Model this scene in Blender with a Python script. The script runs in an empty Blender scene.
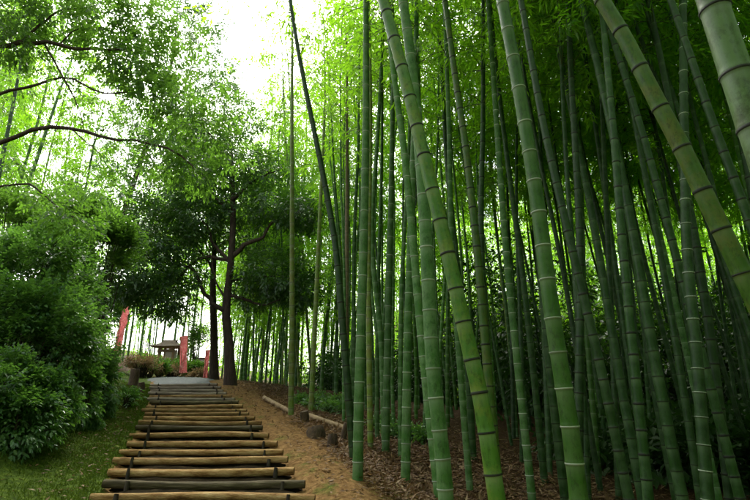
import bpy, math, random
import numpy as np
from mathutils import Vector, Matrix

random.seed(7)
RNG = np.random.default_rng(7)
scene = bpy.context.scene
COL = scene.collection
R = math.radians

# ------------------------------------------------------------------ camera, sky, sun, exposure
EYE = Vector((0.0, 0.0, 1.6))
PITCH = R(17.5)
FPX = 500.0                      # focal length in pixels of a 750 px wide frame
cam_d = bpy.data.cameras.new('camera')
cam_d.sensor_width = 36.0
cam_d.lens = 36.0 * FPX / 750.0
cam_d.clip_start = 0.05
cam_d.clip_end = 3000.0
cam = bpy.data.objects.new('camera', cam_d)
COL.objects.link(cam)
cam.location = EYE
cam.rotation_euler = (math.pi / 2 + PITCH, 0, 0)
scene.camera = cam

SUN_EL, SUN_AZ = R(50), R(-16)   # azimuth measured from +Y towards +X
world = bpy.data.worlds.new('World')
scene.world = world
world.use_nodes = True
wn, wl = world.node_tree.nodes, world.node_tree.links
wn.clear()
w_out = wn.new('ShaderNodeOutputWorld')
w_bg = wn.new('ShaderNodeBackground')
w_sky = wn.new('ShaderNodeTexSky')
w_sky.sky_type = 'NISHITA'
w_sky.sun_disc = False
w_sky.sun_elevation = SUN_EL
w_sky.sun_rotation = SUN_AZ
w_sky.dust_density = 6.0
w_sky.air_density = 1.0
w_sky.ozone_density = 1.0
w_hs = wn.new('ShaderNodeHueSaturation')     # overcast: the blue washed out of the sky
w_hs.inputs['Saturation'].default_value = 0.3
w_bg.inputs['Strength'].default_value = 0.15
wl.new(w_sky.outputs['Color'], w_hs.inputs['Color'])
wl.new(w_hs.outputs['Color'], w_bg.inputs['Color'])
wl.new(w_bg.outputs['Background'], w_out.inputs['Surface'])

sun_d = bpy.data.lights.new('sun', 'SUN')
sun_d.energy = 1.5
sun_d.angle = R(12)
sun_d.color = (1.0, 0.96, 0.88)
sun = bpy.data.objects.new('sun', sun_d)
COL.objects.link(sun)
sdir = Vector((math.sin(SUN_AZ) * math.cos(SUN_EL), math.cos(SUN_AZ) * math.cos(SUN_EL), math.sin(SUN_EL)))
sun.rotation_euler = sdir.to_track_quat('Z', 'Y').to_euler()
sun.location = sdir * 40

vs = scene.view_settings
vs.view_transform = 'Standard'
vs.look = 'None'
vs.exposure = 2.1
vs.gamma = 1.0
vs.use_curve_mapping = False
cy = scene.cycles
cy.max_bounces = 10
cy.diffuse_bounces = 9
cy.glossy_bounces = 2
cy.transmission_bounces = 4
cy.transparent_max_bounces = 4
cy.caustics_reflective = False
cy.caustics_refractive = False
cy.use_denoising = True

# ------------------------------------------------------------------ terrain height and unprojection
XC_Y = [-6, 0, 5.59, 10.04, 14.3, 17.8, 22, 40]
XC_X = [2.3, 0.28, -1.72, -3.32, -5.05, -6.6, -8.4, -15]


def xc(y):
    return np.interp(y, XC_Y, XC_X)


def sstep(a, b, t):
    t = np.clip((t - a) / (b - a), 0, 1)
    return t * t * (3 - 2 * t)


def wob(x, y):
    return (np.sin(x * 1.7 + 0.6 * np.sin(y * 1.1)) * np.cos(y * 1.3 + 0.4) * 0.5
            + np.sin(x * 3.9 + y * 2.3) * 0.22 + np.sin(x * 0.63 - y * 0.47 + 1.0) * 0.7)


def H(x, y):
    """Ground height; x, y scalars or arrays."""
    x = np.asarray(x, float)
    y = np.asarray(y, float)
    b = np.where(y < 20, 0.1317 * y, 2.634 + 0.065 * (y - 20))
    b = np.where(y > 45, 4.259 + 0.03 * (y - 45), b)
    b = np.where(y < -8, -1.0536, b)
    c = xc(np.clip(y, -6, 40))
    vr = np.clip(x - (c + 1.55), 0, 30)
    vl = np.clip((c - 1.35) - x, 0, 14)
    z = b - 0.11 * vr + 0.26 * vl * sstep(0, 1.5, vl)
    off = np.clip(np.maximum(vr, vl) / 1.2, 0, 1)
    z = z + wob(x, y) * 0.06 * off
    hill = np.maximum((y - 33) * sstep(-5, 6, x), (x - 17) * sstep(-4, 6, y))
    z = z + 13 * (1 - np.exp(-np.clip(hill, 0, 200) ** 1.3 / 40))       # wooded hillside closing the grove
    inside = (1 - sstep(0.9, 1.35, np.abs(x - c))) * sstep(-8, -6, y) * (1 - sstep(17.2, 18.2, y))
    return z - 0.10 * inside


def Hs(x, y):
    return float(H(x, y))


CP, SP = math.cos(PITCH), math.sin(PITCH)


def ray(px, py):
    a = (px - 375.0) / FPX
    b = -(py - 250.0) / FPX
    return Vector((a, CP - b * SP, SP + b * CP))


def P(px, py, Y):
    """Point of the vertical plane at distance Y seen at photo pixel px, py."""
    d = ray(px, py)
    return EYE + d * (Y / d.y)


def gh(px, py):
    """Ground point seen at a photo pixel."""
    d = ray(px, py)
    Y = 1.0
    while Y < 60:
        p = EYE + d * (Y / d.y)
        if p.z < Hs(p.x, p.y):
            return p
        Y += 0.02
    return EYE + d * (20 / d.y)


def mpp(Y, py=250):
    return Y / ray(375, py).y / FPX


# ------------------------------------------------------------------ mesh helpers
class Acc:
    def __init__(self):
        self.v, self.f, self.m, self.n, self.attr = [], [], [], 0, []

    def add(self, verts, faces, mat=0, attr=None):
        verts = np.asarray(verts, float).reshape(-1, 3)
        faces = np.asarray(faces, int) + self.n
        self.v.append(verts)
        self.f.append((faces, mat))
        self.attr.append(np.zeros(len(verts)) if attr is None else np.asarray(attr, float))
        self.n += len(verts)

    def mesh(self, name, mats, smooth=True, attr=False):
        me = bpy.data.meshes.new(name)
        V = np.concatenate(self.v)
        me.vertices.add(len(V))
        me.vertices.foreach_set('co', V.ravel())
        loops = np.concatenate([f.ravel() for f, _ in self.f])
        tot = np.concatenate([np.full(len(f), f.shape[1]) for f, _ in self.f])
        mi = np.concatenate([np.full(len(f), m) for f, m in self.f])
        start = np.concatenate([[0], np.cumsum(tot)[:-1]])
        me.loops.add(len(loops))
        me.loops.foreach_set('vertex_index', loops.astype(np.int32))
        me.polygons.add(len(tot))
        me.polygons.foreach_set('loop_start', start.astype(np.int32))
        me.polygons.foreach_set('material_index', mi.astype(np.int32))
        me.polygons.foreach_set('use_smooth', np.full(len(tot), smooth))
        for m in mats:
            me.materials.append(m)
        if attr:
            a = me.attributes.new('nd', 'FLOAT', 'POINT')
            a.data.foreach_set('value', np.concatenate(self.attr).astype(np.float32))
        me.update(calc_edges=True)
        me.validate()
        return me


def ob(name, me, parent=None, loc=(0, 0, 0)):
    o = bpy.data.objects.new(name, me)
    COL.objects.link(o)
    o.location = loc
    if parent is not None:
        o.parent = parent
    return o


def tag(o, label=None, cat=None, group=None, kind=None):
    if label:
        o['label'] = label
    if cat:
        o['category'] = cat
    if group:
        o['group'] = group
    if kind:
        o['kind'] = kind
    return o


def thing(name, label, cat, loc=(0, 0, 0), group=None):
    o = bpy.data.objects.new(name, None)
    o.empty_display_size = 0.2
    COL.objects.link(o)
    o.location = loc
    return tag(o, label, cat, group)


def frames(pts):
    pts = np.asarray(pts, float)
    t = np.gradient(pts, axis=0)
    t /= np.linalg.norm(t, axis=1)[:, None] + 1e-9
    ref = np.array([0.31, 0.95, 0.05])
    if abs(t.mean(0) @ ref) > 0.9:
        ref = np.array([1.0, 0.1, 0.1])
    a = np.cross(t, ref)
    a /= np.linalg.norm(a, axis=1)[:, None] + 1e-9
    b = np.cross(t, a)
    return t, a, b


def tube(acc, pts, rad, sides=8, mat=0, attr=None, cap=True, lump=0.0, seed=0):
    pts = np.asarray(pts, float)
    rad = np.broadcast_to(np.asarray(rad, float), (len(pts),))
    t, a, b = frames(pts)
    ang = np.linspace(0, 2 * np.pi, sides, endpoint=False)
    rr = rad[:, None] * np.ones(sides)[None]
    if lump:
        r_ = np.random.default_rng(seed)
        ph = r_.uniform(0, 6.28, 4)
        s = np.arange(len(pts))[:, None]
        rr = rr * (1 + lump * (np.sin(2 * ang + ph[0] + s * 0.35) * 0.6 + np.sin(3 * ang + ph[1] - s * 0.5) * 0.5
                               + np.sin(5 * ang + ph[2] + s * 0.9) * 0.25) + lump * 0.3 * r_.normal(size=rr.shape))
    V = pts[:, None, :] + rr[..., None] * (np.cos(ang)[None, :, None] * a[:, None, :] + np.sin(ang)[None, :, None] * b[:, None, :])
    n = len(pts)
    i = np.arange(n - 1)[:, None] * sides
    j = np.arange(sides)[None]
    j2 = (j + 1) % sides
    F = np.stack([i + j, i + j2, i + sides + j2, i + sides + j], -1).reshape(-1, 4)
    A = None if attr is None else np.repeat(np.asarray(attr, float), sides)
    acc.add(V.reshape(-1, 3), F, mat, A)
    if cap:
        for k, flip in ((0, True), (n - 1, False)):
            ring = V[k]
            c = ring.mean(0)
            vv = np.vstack([ring, c])
            ff = np.stack([np.arange(sides), (np.arange(sides) + 1) % sides, np.full(sides, sides)], -1)
            if flip:
                ff = ff[:, ::-1]
            acc.add(vv, ff, mat if attr is not None else mat)


def catmull(pts, n):
    pts = np.asarray([list(p) for p in pts], float)
    if len(pts) < 3:
        k = np.linspace(0, 1, n)[:, None]
        return pts[0] * (1 - k) + pts[-1] * k
    d = np.linalg.norm(np.diff(pts, axis=0), axis=1)
    s = np.concatenate([[0], np.cumsum(d)])
    m = np.zeros_like(pts)
    m[1:-1] = (pts[2:] - pts[:-2]) / (s[2:] - s[:-2])[:, None]
    m[0] = (pts[1] - pts[0]) / d[0]
    m[-1] = (pts[-1] - pts[-2]) / d[-1]
    u = np.linspace(0, s[-1], n)
    k = np.clip(np.searchsorted(s, u, 'right') - 1, 0, len(pts) - 2)
    h = d[k][:, None]
    t = ((u - s[k]) / d[k])[:, None]
    return ((2 * t**3 - 3 * t**2 + 1) * pts[k] + (t**3 - 2 * t**2 + t) * h * m[k]
            + (-2 * t**3 + 3 * t**2) * pts[k + 1] + (t**3 - t**2) * h * m[k + 1])


def unit(a):
    return a / (np.linalg.norm(a, axis=-1, keepdims=True) + 1e-9)


def leaves(acc, base, axis, nrm, length, width, mat=0, fold=0.25, hexa=False, droop=0.0):
    """One folded leaf per row."""
    base = np.asarray(base, float)
    N = len(base)
    axis = unit(axis)
    side = unit(np.cross(axis, nrm))
    up = np.cross(side, axis)
    L = np.broadcast_to(length, (N,))[:, None]
    W = np.broadcast_to(width, (N,))[:, None] * 0.5
    dr = np.array([0, 0, -1.0]) * droop * L
    if hexa:
        V = np.stack([base,
                      base + axis * L * 0.3 + side * W * 0.95 + up * W * fold,
                      base + axis * L * 0.68 + side * W * 0.8 + up * W * fold + dr * 0.4,
                      base + axis * L + dr,
                      base + axis * L * 0.68 - side * W * 0.8 + up * W * fold + dr * 0.4,
                      base + axis * L * 0.3 - side * W * 0.95 + up * W * fold], 1)
        q = np.array([[0, 3, 2, 1], [0, 5, 4, 3]])
        F = (np.arange(N)[:, None, None] * 6 + q[None]).reshape(-1, 4)
    else:
        V = np.stack([base,
                      base + axis * L * 0.4 + side * W + up * W * fold + dr * 0.2,
                      base + axis * L + dr,
                      base + axis * L * 0.4 - side * W + up * W * fold + dr * 0.2], 1)
        q = np.array([[0, 2, 1], [0, 3, 2]])
        F = (np.arange(N)[:, None, None] * 4 + q[None]).reshape(-1, 3)
    acc.add(V.reshape(-1, 3), F, mat)


def sprays(acc, Pp, D, k, twig, ll, lw, rng, mat=0, hexa=False, droop=0.15, flat=1.0, fold=0.25):
    """Short twigs at Pp pointing along D, each with k leaves set alternately left and right."""
    Pp = np.asarray(Pp, float)
    D = unit(np.asarray(D, float))
    N = len(Pp)
    up = unit(np.array([0, 0, 1.0]) * flat + rng.normal(size=(N, 3)) * 0.45)
    S = unit(np.cross(D, up))
    U = np.cross(S, D)
    base, ax, nr = [], [], []
    for i in range(k):
        t = (i + 0.6) / k
        sgn = 1 if i % 2 else -1
        a = rng.uniform(0.5, 1.15, size=(N, 1)) * sgn
        if i == k - 1:
            a = a * 0.15
        base.append(Pp + D * twig * t + rng.normal(size=(N, 3)) * ll * 0.12)
        ax.append(D * np.cos(a) + S * np.sin(a) + np.array([0, 0, -0.25]) + rng.normal(size=(N, 3)) * 0.18)
        nr.append(U + rng.normal(size=(N, 3)) * 0.35)
    base, ax, nr = np.concatenate(base), np.concatenate(ax), np.concatenate(nr)
    n = len(base)
    sc = rng.uniform(0.65, 1.2, n)
    leaves(acc, base, ax, nr, ll * sc, lw * sc * rng.uniform(0.85, 1.15, n), mat, fold, hexa, droop)


# ------------------------------------------------------------------ materials
def newmat(name):
    m = bpy.data.materials.new(name)
    m.use_nodes = True
    nt = m.node_tree
    nt.nodes.clear()
    out = nt.nodes.new('ShaderNodeOutputMaterial')
    return m, nt.nodes, nt.links, out


def ramp(N, stops):
    r = N.new('ShaderNodeValToRGB')
    e = r.color_ramp.elements
    while len(e) < len(stops):
        e.new(0.5)
    for k, (p, c) in enumerate(stops):
        e[k].position = p
        e[k].color = (*c, 1)
    return r


def leaf_mat(name, cols, trans, tfac=0.4, rough=0.45, spec=0.4):
    m, N, L, out = newmat(name)
    geo = N.new('ShaderNodeNewGeometry')
    oi = N.new('ShaderNodeObjectInfo')
    r = ramp(N, [(i / (len(cols) - 1), c) for i, c in enumerate(cols)])
    L.new(geo.outputs['Random Per Island'], r.inputs['Fac'])
    hs = N.new('ShaderNodeHueSaturation')
    ma = N.new('ShaderNodeMath')
    ma.operation = 'MULTIPLY_ADD'
    ma.inputs[1].default_value = 0.3
    ma.inputs[2].default_value = 0.85
    L.new(oi.outputs['Random'], ma.inputs[0])
    L.new(ma.outputs[0], hs.inputs['Value'])
    L.new(r.outputs['Color'], hs.inputs['Color'])
    p = N.new('ShaderNodeBsdfPrincipled')
    p.inputs['Roughness'].default_value = rough
    p.inputs['Specular IOR Level'].default_value = spec
    L.new(hs.outputs['Color'], p.inputs['Base Color'])
    t = N.new('ShaderNodeBsdfTranslucent')
    mx = N.new('ShaderNodeMix')
    mx.data_type = 'RGBA'
    mx.blend_type = 'MULTIPLY'
    mx.inputs['Factor'].default_value = 0.0
    t.inputs['Color'].default_value = (*trans, 1)
    mix = N.new('ShaderNodeMixShader')
    mix.inputs['Fac'].default_value = tfac
    L.new(p.outputs[0], mix.inputs[1])
    L.new(t.outputs[0], mix.inputs[2])
    L.new(mix.outputs[0], out.inputs['Surface'])
    N.remove(mx)
    return m


def surf_mat(name, stops, scale=8.0, rough=0.85, stretch=(1, 1, 1), detail=6, bump=0.3, bscale=None, spec=0.3, dist=0.02):
    m, N, L, out = newmat(name)
    tc = N.new('ShaderNodeTexCoord')
    mp = N.new('ShaderNodeMapping')
    mp.inputs['Scale'].default_value = stretch
    L.new(tc.outputs['Object'], mp.inputs['Vector'])
    n1 = N.new('ShaderNodeTexNoise')
    n1.inputs['Scale'].default_value = scale
    n1.inputs['Detail'].default_value = detail
    n1.inputs['Roughness'].default_value = 0.65
    L.new(mp.outputs[0], n1.inputs['Vector'])
    r = ramp(N, stops)
    L.new(n1.outputs['Fac'], r.inputs['Fac'])
    p = N.new('ShaderNodeBsdfPrincipled')
    p.inputs['Roughness'].default_value = rough
    p.inputs['Specular IOR Level'].default_value = spec
    oi = N.new('ShaderNodeObjectInfo')
    of = N.new('ShaderNodeVectorMath')
    of.operation = 'ADD'
    L.new(tc.outputs['Object'], of.inputs[0])
    sc = N.new('ShaderNodeMath')
    sc.operation = 'MULTIPLY'
    sc.inputs[1].default_value = 23.0
    L.new(oi.outputs['Random'], sc.inputs[0])
    L.new(sc.outputs[0], of.inputs[1])
    L.new(of.outputs[0], mp.inputs['Vector'])
    hs = N.new('ShaderNodeHueSaturation')
    hs.inputs['Saturation'].default_value = 1.06
    ma = N.new('ShaderNodeMath')
    ma.operation = 'MULTIPLY_ADD'
    ma.inputs[1].default_value = 0.45
    ma.inputs[2].default_value = 0.72
    L.new(oi.outputs['Random'], ma.inputs[0])
    L.new(ma.outputs[0], hs.inputs['Value'])
    L.new(r.outputs['Color'], hs.inputs['Color'])
    L.new(hs.outputs['Color'], p.inputs['Base Color'])
    n2 = N.new('ShaderNodeTexNoise')
    n2.inputs['Scale'].default_value = bscale or scale * 3
    n2.inputs['Detail'].default_value = 5
    L.new(mp.outputs[0], n2.inputs['Vector'])
    b = N.new('ShaderNodeBump')
    b.inputs['Strength'].default_value = bump
    b.inputs['Distance'].default_value = dist
    L.new(n2.outputs['Fac'], b.inputs['Height'])
    L.new(b.outputs[0], p.inputs['Normal'])
    L.new(p.outputs[0], out.inputs['Surface'])
    return m


def culm_mat(name, c1, c2, powder, ring, streak=None, sfac=0.0, rough=0.42):
    """Bamboo skin: body colour with streaks and blotches, pale powder below each node (nd 0..1), ring line (nd 2)."""
    m, N, L, out = newmat(name)
    tc = N.new('ShaderNodeTexCoord')
    oi = N.new('ShaderNodeObjectInfo')
    mp = N.new('ShaderNodeMapping')
    mp.inputs['Scale'].default_value = (9, 9, 0.7)
    add = N.new('ShaderNodeVectorMath')
    add.operation = 'ADD'
    sc = N.new('ShaderNodeMath')
    sc.operation = 'MULTIPLY'
    sc.inputs[1].default_value = 37.0
    L.new(oi.outputs['Random'], sc.inputs[0])
    L.new(tc.outputs['Object'], add.inputs[0])
    L.new(sc.outputs[0], add.inputs[1])
    L.new(add.outputs[0], mp.inputs['Vector'])
    n1 = N.new('ShaderNodeTexNoise')
    n1.inputs['Scale'].default_value = 1.6
    n1.inputs['Detail'].default_value = 6
    n1.inputs['Roughness'].default_value = 0.7
    L.new(mp.outputs[0], n1.inputs['Vector'])
    r = ramp(N, [(0.3, c1), (0.7, c2)])
    L.new(n1.outputs['Fac'], r.inputs['Fac'])
    body = r.outputs['Color']
    n3 = N.new('ShaderNodeTexNoise')       # blotches of grey bloom and lichen
    n3.inputs['Scale'].default_value = 5.0
    n3.inputs['Detail'].default_value = 7
    n3.inputs['Roughness'].default_value = 0.75
    L.new(add.outputs[0], n3.inputs['Vector'])
    r3 = ramp(N, [(0.46, (0, 0, 0)), (0.6, (1, 1, 1))])
    L.new(n3.outputs['Fac'], r3.inputs['Fac'])
    if streak:
        f = N.new('ShaderNodeMath')
        f.operation = 'MULTIPLY'
        f.inputs[1].default_value = sfac
        L.new(r3.outputs['Color'], f.inputs[0])
        mx = N.new('ShaderNodeMix')
        mx.data_type = 'RGBA'
        L.new(f.outputs[0], mx.inputs['Factor'])
        L.new(body, mx.inputs['A'])
        mx.inputs['B'].default_value = (*streak, 1)
        body = mx.outputs['Result']
    n5 = N.new('ShaderNodeTexNoise')       # dark mould specks and scuffs
    n5.inputs['Scale'].default_value = 30.0
    n5.inputs['Detail'].default_value = 8
    n5.inputs['Roughness'].default_value = 0.8
    mp5 = N.new('ShaderNodeMapping')
    mp5.inputs['Scale'].default_value = (1.0, 1.0, 0.45)
    L.new(add.outputs[0], mp5.inputs['Vector'])
    L.new(mp5.outputs[0], n5.inputs['Vector'])
    r5 = ramp(N, [(0.36, (0.35, 0.35, 0.32)), (0.5, (1, 1, 1))])
    L.new(n5.outputs['Fac'], r5.inputs['Fac'])
    m5 = N.new('ShaderNodeMix')
    m5.data_type = 'RGBA'
    m5.blend_type = 'MULTIPLY'
    m5.inputs['Factor'].default_value = 0.8
    L.new(body, m5.inputs['A'])
    L.new(r5.outputs['Color'], m5.inputs['B'])
    body = m5.outputs['Result']
    at = N.new('ShaderNodeAttribute')
    at.attribute_name = 'nd'
    cl = N.new('ShaderNodeMapRange')
    cl.inputs['From Max'].default_value = 1.0
    cl.inputs['To Max'].default_value = 1.0
    L.new(at.outputs['Fac'], cl.inputs['Value'])
    brk = N.new('ShaderNodeMath')
    brk.operation = 'MULTIPLY'
    r4 = ramp(N, [(0.3, (0.45,) * 3), (0.6, (1, 1, 1))])
    L.new(n1.outputs['Fac'], r4.inputs['Fac'])
    L.new(cl.outputs[0], brk.inputs[0])
    L.new(r4.outputs['Color'], brk.inputs[1])
    m1 = N.new('ShaderNodeMix')
    m1.data_type = 'RGBA'
    L.new(brk.outputs[0], m1.inputs['Factor'])
    L.new(body, m1.inputs['A'])
    m1.inputs['B'].default_value = (*powder, 1)
    c2r = N.new('ShaderNodeMapRange')
    c2r.inputs['From Min'].default_value = 1.2
    c2r.inputs['From Max'].default_value = 1.8
    L.new(at.outputs['Fac'], c2r.inputs['Value'])
    m2 = N.new('ShaderNodeMix')
    m2.data_type = 'RGBA'
    L.new(c2r.outputs[0], m2.inputs['Factor'])
    L.new(m1.outputs['Result'], m2.inputs['A'])
    m2.inputs['B'].default_value = (*ring, 1)
    hs = N.new('ShaderNodeHueSaturation')
    ma = N.new('ShaderNodeMath')
    ma.operation = 'MULTIPLY_ADD'
    ma.inputs[1].default_value = 0.6
    ma.inputs[2].default_value = 0.68
    L.new(oi.outputs['Random'], ma.inputs[0])
    L.new(ma.outputs[0], hs.inputs['Value'])
    L.new(m2.outputs['Result'], hs.inputs['Color'])
    p = N.new('ShaderNodeBsdfPrincipled')
    rr = ramp(N, [(0.3, (rough - 0.1,) * 3), (0.7, (rough + 0.2,) * 3)])
    L.new(n3.outputs['Fac'], rr.inputs['Fac'])
    L.new(rr.outputs['Color'], p.inputs['Roughness'])
    p.inputs['Specular IOR Level'].default_value = 0.28
    L.new(hs.outputs['Color'], p.inputs['Base Color'])
    bp = N.new('ShaderNodeBump')
    bp.inputs['Strength'].default_value = 0.15
    bp.inputs['Distance'].default_value = 0.01
    L.new(n1.outputs['Fac'], bp.inputs['Height'])
    L.new(bp.outputs[0], p.inputs['Normal'])
    L.new(p.outputs[0], out.inputs['Surface'])
    return m


CM = {
    'green': culm_mat('culm_green', (0.03, 0.11, 0.006), (0.055, 0.16, 0.011), (0.15, 0.24, 0.09), (0.24, 0.3, 0.18), (0.085, 0.17, 0.035), 0.6),
    'dusty': culm_mat('culm_dusty', (0.03, 0.1, 0.014), (0.06, 0.15, 0.026), (0.15, 0.235, 0.11), (0.2, 0.27, 0.16), (0.115, 0.2, 0.075), 0.7, 0.62),
    'old': culm_mat('culm_old', (0.036, 0.105, 0.007), (0.07, 0.15, 0.013), (0.13, 0.19, 0.06), (0.014, 0.018, 0.009), (0.135, 0.145, 0.02), 0.6),
    'blotched': culm_mat('culm_blotched', (0.034, 0.105, 0.008), (0.062, 0.15, 0.014), (0.13, 0.2, 0.07), (0.014, 0.018, 0.009), (0.17, 0.18, 0.02), 0.4),
    'pale': culm_mat('culm_pale', (0.085, 0.165, 0.045), (0.13, 0.22, 0.075), (0.18, 0.26, 0.13), (0.015, 0.018, 0.01), (0.05, 0.085, 0.012), 1.0, 0.4),
    'dark': culm_mat('culm_dark', (0.009, 0.036, 0.004), (0.021, 0.064, 0.009), (0.08, 0.13, 0.055), (0.008, 0.012, 0.005), (0.042, 0.088, 0.026), 0.7),  # dark-skinned culms, also dusty ones where the colour stands for shade
    'yellow': culm_mat('culm_yellow', (0.1, 0.18, 0.02), (0.17, 0.24, 0.035), (0.25, 0.28, 0.16), (0.05, 0.05, 0.02), (0.18, 0.14, 0.05), 0.6),
    'brown': culm_mat('culm_brown', (0.13, 0.1, 0.05), (0.2, 0.16, 0.085), (0.18, 0.15, 0.1), (0.04, 0.03, 0.02), (0.12, 0.09, 0.05), 0.6, 0.7),
}
M_BLEAF = leaf_mat('bamboo_leaf', [(0.03, 0.1, 0.01), (0.05, 0.14, 0.012), (0.075, 0.18, 0.015), (0.12, 0.2, 0.02)], (0.32, 0.66, 0.02), 0.6)
M_TLEAF = leaf_mat('tree_leaf', [(0.014, 0.042, 0.01), (0.026, 0.07, 0.014), (0.042, 0.1, 0.018), (0.075, 0.14, 0.03)], (0.11, 0.27, 0.02), 0.35, 0.35, 0.5)
M_OLEAF = leaf_mat('overhang_leaf', [(0.025, 0.062, 0.014), (0.045, 0.1, 0.018), (0.08, 0.15, 0.03)], (0.17, 0.37, 0.03), 0.45, 0.4)
M_GLEAF = leaf_mat('grey_green_leaf', [(0.05, 0.1, 0.04), (0.08, 0.14, 0.06), (0.12, 0.18, 0.09)], (0.16, 0.3, 0.08), 0.4, 0.35)
M_SLEAF = leaf_mat('shrub_leaf', [(0.024, 0.072, 0.018), (0.045, 0.12, 0.028), (0.075, 0.165, 0.042), (0.125, 0.21, 0.06)], (0.16, 0.37, 0.035), 0.36, 0.38, 0.5)
M_ULEAF = leaf_mat('undergrowth_shade_leaf', [(0.01, 0.03, 0.007), (0.02, 0.05, 0.01), (0.03, 0.07, 0.012)], (0.05, 0.14, 0.01), 0.2, 0.5, 0.2)  # darker, less translucent leaves: deep shade put into their colour
M_DRY = leaf_mat('dry_leaf', [(0.05, 0.026, 0.011), (0.11, 0.062, 0.026), (0.19, 0.115, 0.05), (0.075, 0.036, 0.014), (0.3, 0.21, 0.11)], (0.25, 0.15, 0.06), 0.15, 0.7, 0.2)
M_DRYB = leaf_mat('dry_brush_leaf', [(0.2, 0.12, 0.06), (0.3, 0.2, 0.1), (0.36, 0.27, 0.14), (0.14, 0.14, 0.05)], (0.35, 0.22, 0.1), 0.3, 0.7, 0.2)
M_BARK = surf_mat('bark', [(0.3, (0.025, 0.018, 0.012)), (0.55, (0.06, 0.042, 0.028)), (0.75, (0.1, 0.085, 0.05))], 6, 0.9, (3, 3, 0.6), bump=0.8, dist=0.03)
M_TWIG = surf_mat('twig_bark', [(0.3, (0.02, 0.016, 0.01)), (0.7, (0.06, 0.05, 0.03))], 10, 0.9)
M_BTWIG = surf_mat('bamboo_twig', [(0.3, (0.06, 0.09, 0.02)), (0.7, (0.12, 0.15, 0.04))], 10, 0.6)
M_LOG = surf_mat('step_log_wood', [(0.3, (0.06, 0.028, 0.009)), (0.42, (0.22, 0.125, 0.05)), (0.58, (0.38, 0.25, 0.115)), (0.72, (0.52, 0.38, 0.2))], 3.4, 0.8, (1.3, 6, 6), detail=10, bump=0.9, bscale=22, spec=0.08)
M_LOGD = surf_mat('step_log_mossy', [(0.3, (0.03, 0.024, 0.012)), (0.5, (0.08, 0.064, 0.032)), (0.72, (0.2, 0.165, 0.1))], 5, 0.75, (0.6, 6, 6), bump=0.5, bscale=14, spec=0.08)
M_LOGG = surf_mat('step_log_weathered', [(0.3, (0.1, 0.08, 0.055)), (0.5, (0.2, 0.165, 0.115)), (0.72, (0.33, 0.28, 0.2))], 5, 0.7, (0.6, 6, 6), bump=0.5, bscale=14, spec=0.08)
M_END = surf_mat('log_end_grain', [(0.35, (0.12, 0.075, 0.035)), (0.65, (0.26, 0.18, 0.1))], 25, 0.85, (0.2, 1, 1))
M_STAKE = surf_mat('stake_wood', [(0.3, (0.018, 0.014, 0.01)), (0.7, (0.07, 0.055, 0.035))], 9, 0.9, (3, 3, 1))
M_TREAD = surf_mat('trodden_earth', [(0.3, (0.008, 0.007, 0.005)), (0.55, (0.02, 0.016, 0.01)), (0.75, (0.04, 0.03, 0.018))], 9, 1.0, bump=0.8, dist=0.03, spec=0.0)  # near-black earth, the shadow band under each log put into its colour
M_STUMP = surf_mat('stump_wood', [(0.3, (0.03, 0.022, 0.015)), (0.6, (0.09, 0.06, 0.035)), (0.8, (0.16, 0.11, 0.06))], 9, 0.9, (3, 3, 1), bump=0.8)
M_POLE = surf_mat('fallen_pole_wood', [(0.3, (0.14, 0.09, 0.045)), (0.6, (0.28, 0.2, 0.11)), (0.8, (0.4, 0.32, 0.2))], 6, 0.8, (1, 1, 1))
M_GRAVEL = surf_mat('landing_gravel', [(0.3, (0.07, 0.08, 0.08)), (0.5, (0.13, 0.145, 0.145)), (0.7, (0.2, 0.215, 0.21))], 12, 0.9, bump=0.6, bscale=40, spec=0.15)
M_ROOF = surf_mat('shrine_roof', [(0.3, (0.07, 0.045, 0.035)), (0.7, (0.16, 0.11, 0.09))], 10, 0.8)
M_TIMBER = surf_mat('shrine_timber', [(0.3, (0.16, 0.1, 0.06)), (0.7, (0.32, 0.22, 0.14))], 8, 0.8, (3, 3, 1))
M_PLASTER = surf_mat('shrine_panel', [(0.3, (0.6, 0.58, 0.52)), (0.7, (0.75, 0.73, 0.68))], 5, 0.8)
M_STONE = surf_mat('lantern_stone', [(0.3, (0.2, 0.2, 0.18)), (0.7, (0.36, 0.35, 0.32))], 12, 0.9, bump=0.5)


def banner_mat():
    m, N, L, out = newmat('banner_cloth')
    tc = N.new('ShaderNodeTexCoord')
    n = N.new('ShaderNodeTexNoise')
    n.inputs['Scale'].default_value = 5
    L.new(tc.outputs['Object'], n.inputs['Vector'])
    n.inputs['Scale'].default_value = 9
    n.inputs['Detail'].default_value = 4
    r = ramp(N, [(0.35, (0.5, 0.07, 0.08)), (0.52, (0.6, 0.13, 0.13)), (0.62, (0.78, 0.5, 0.48))])
    L.new(n.outputs['Fac'], r.inputs['Fac'])
    d = N.new('ShaderNodeBsdfPrincipled')
    d.inputs['Roughness'].default_value = 0.8
    L.new(r.outputs['Color'], d.inputs['Base Color'])
    t = N.new('ShaderNodeBsdfTranslucent')
    t.inputs['Color'].default_value = (0.75, 0.2, 0.2, 1)
    mx = N.new('ShaderNodeMixShader')
    mx.inputs['Fac'].default_value = 0.45
    L.new(d.outputs[0], mx.inputs[1])
    L.new(t.outputs[0], mx.inputs[2])
    L.new(mx.outputs[0], out.inputs['Surface'])
    return m


M_BANNER = banner_mat()


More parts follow.
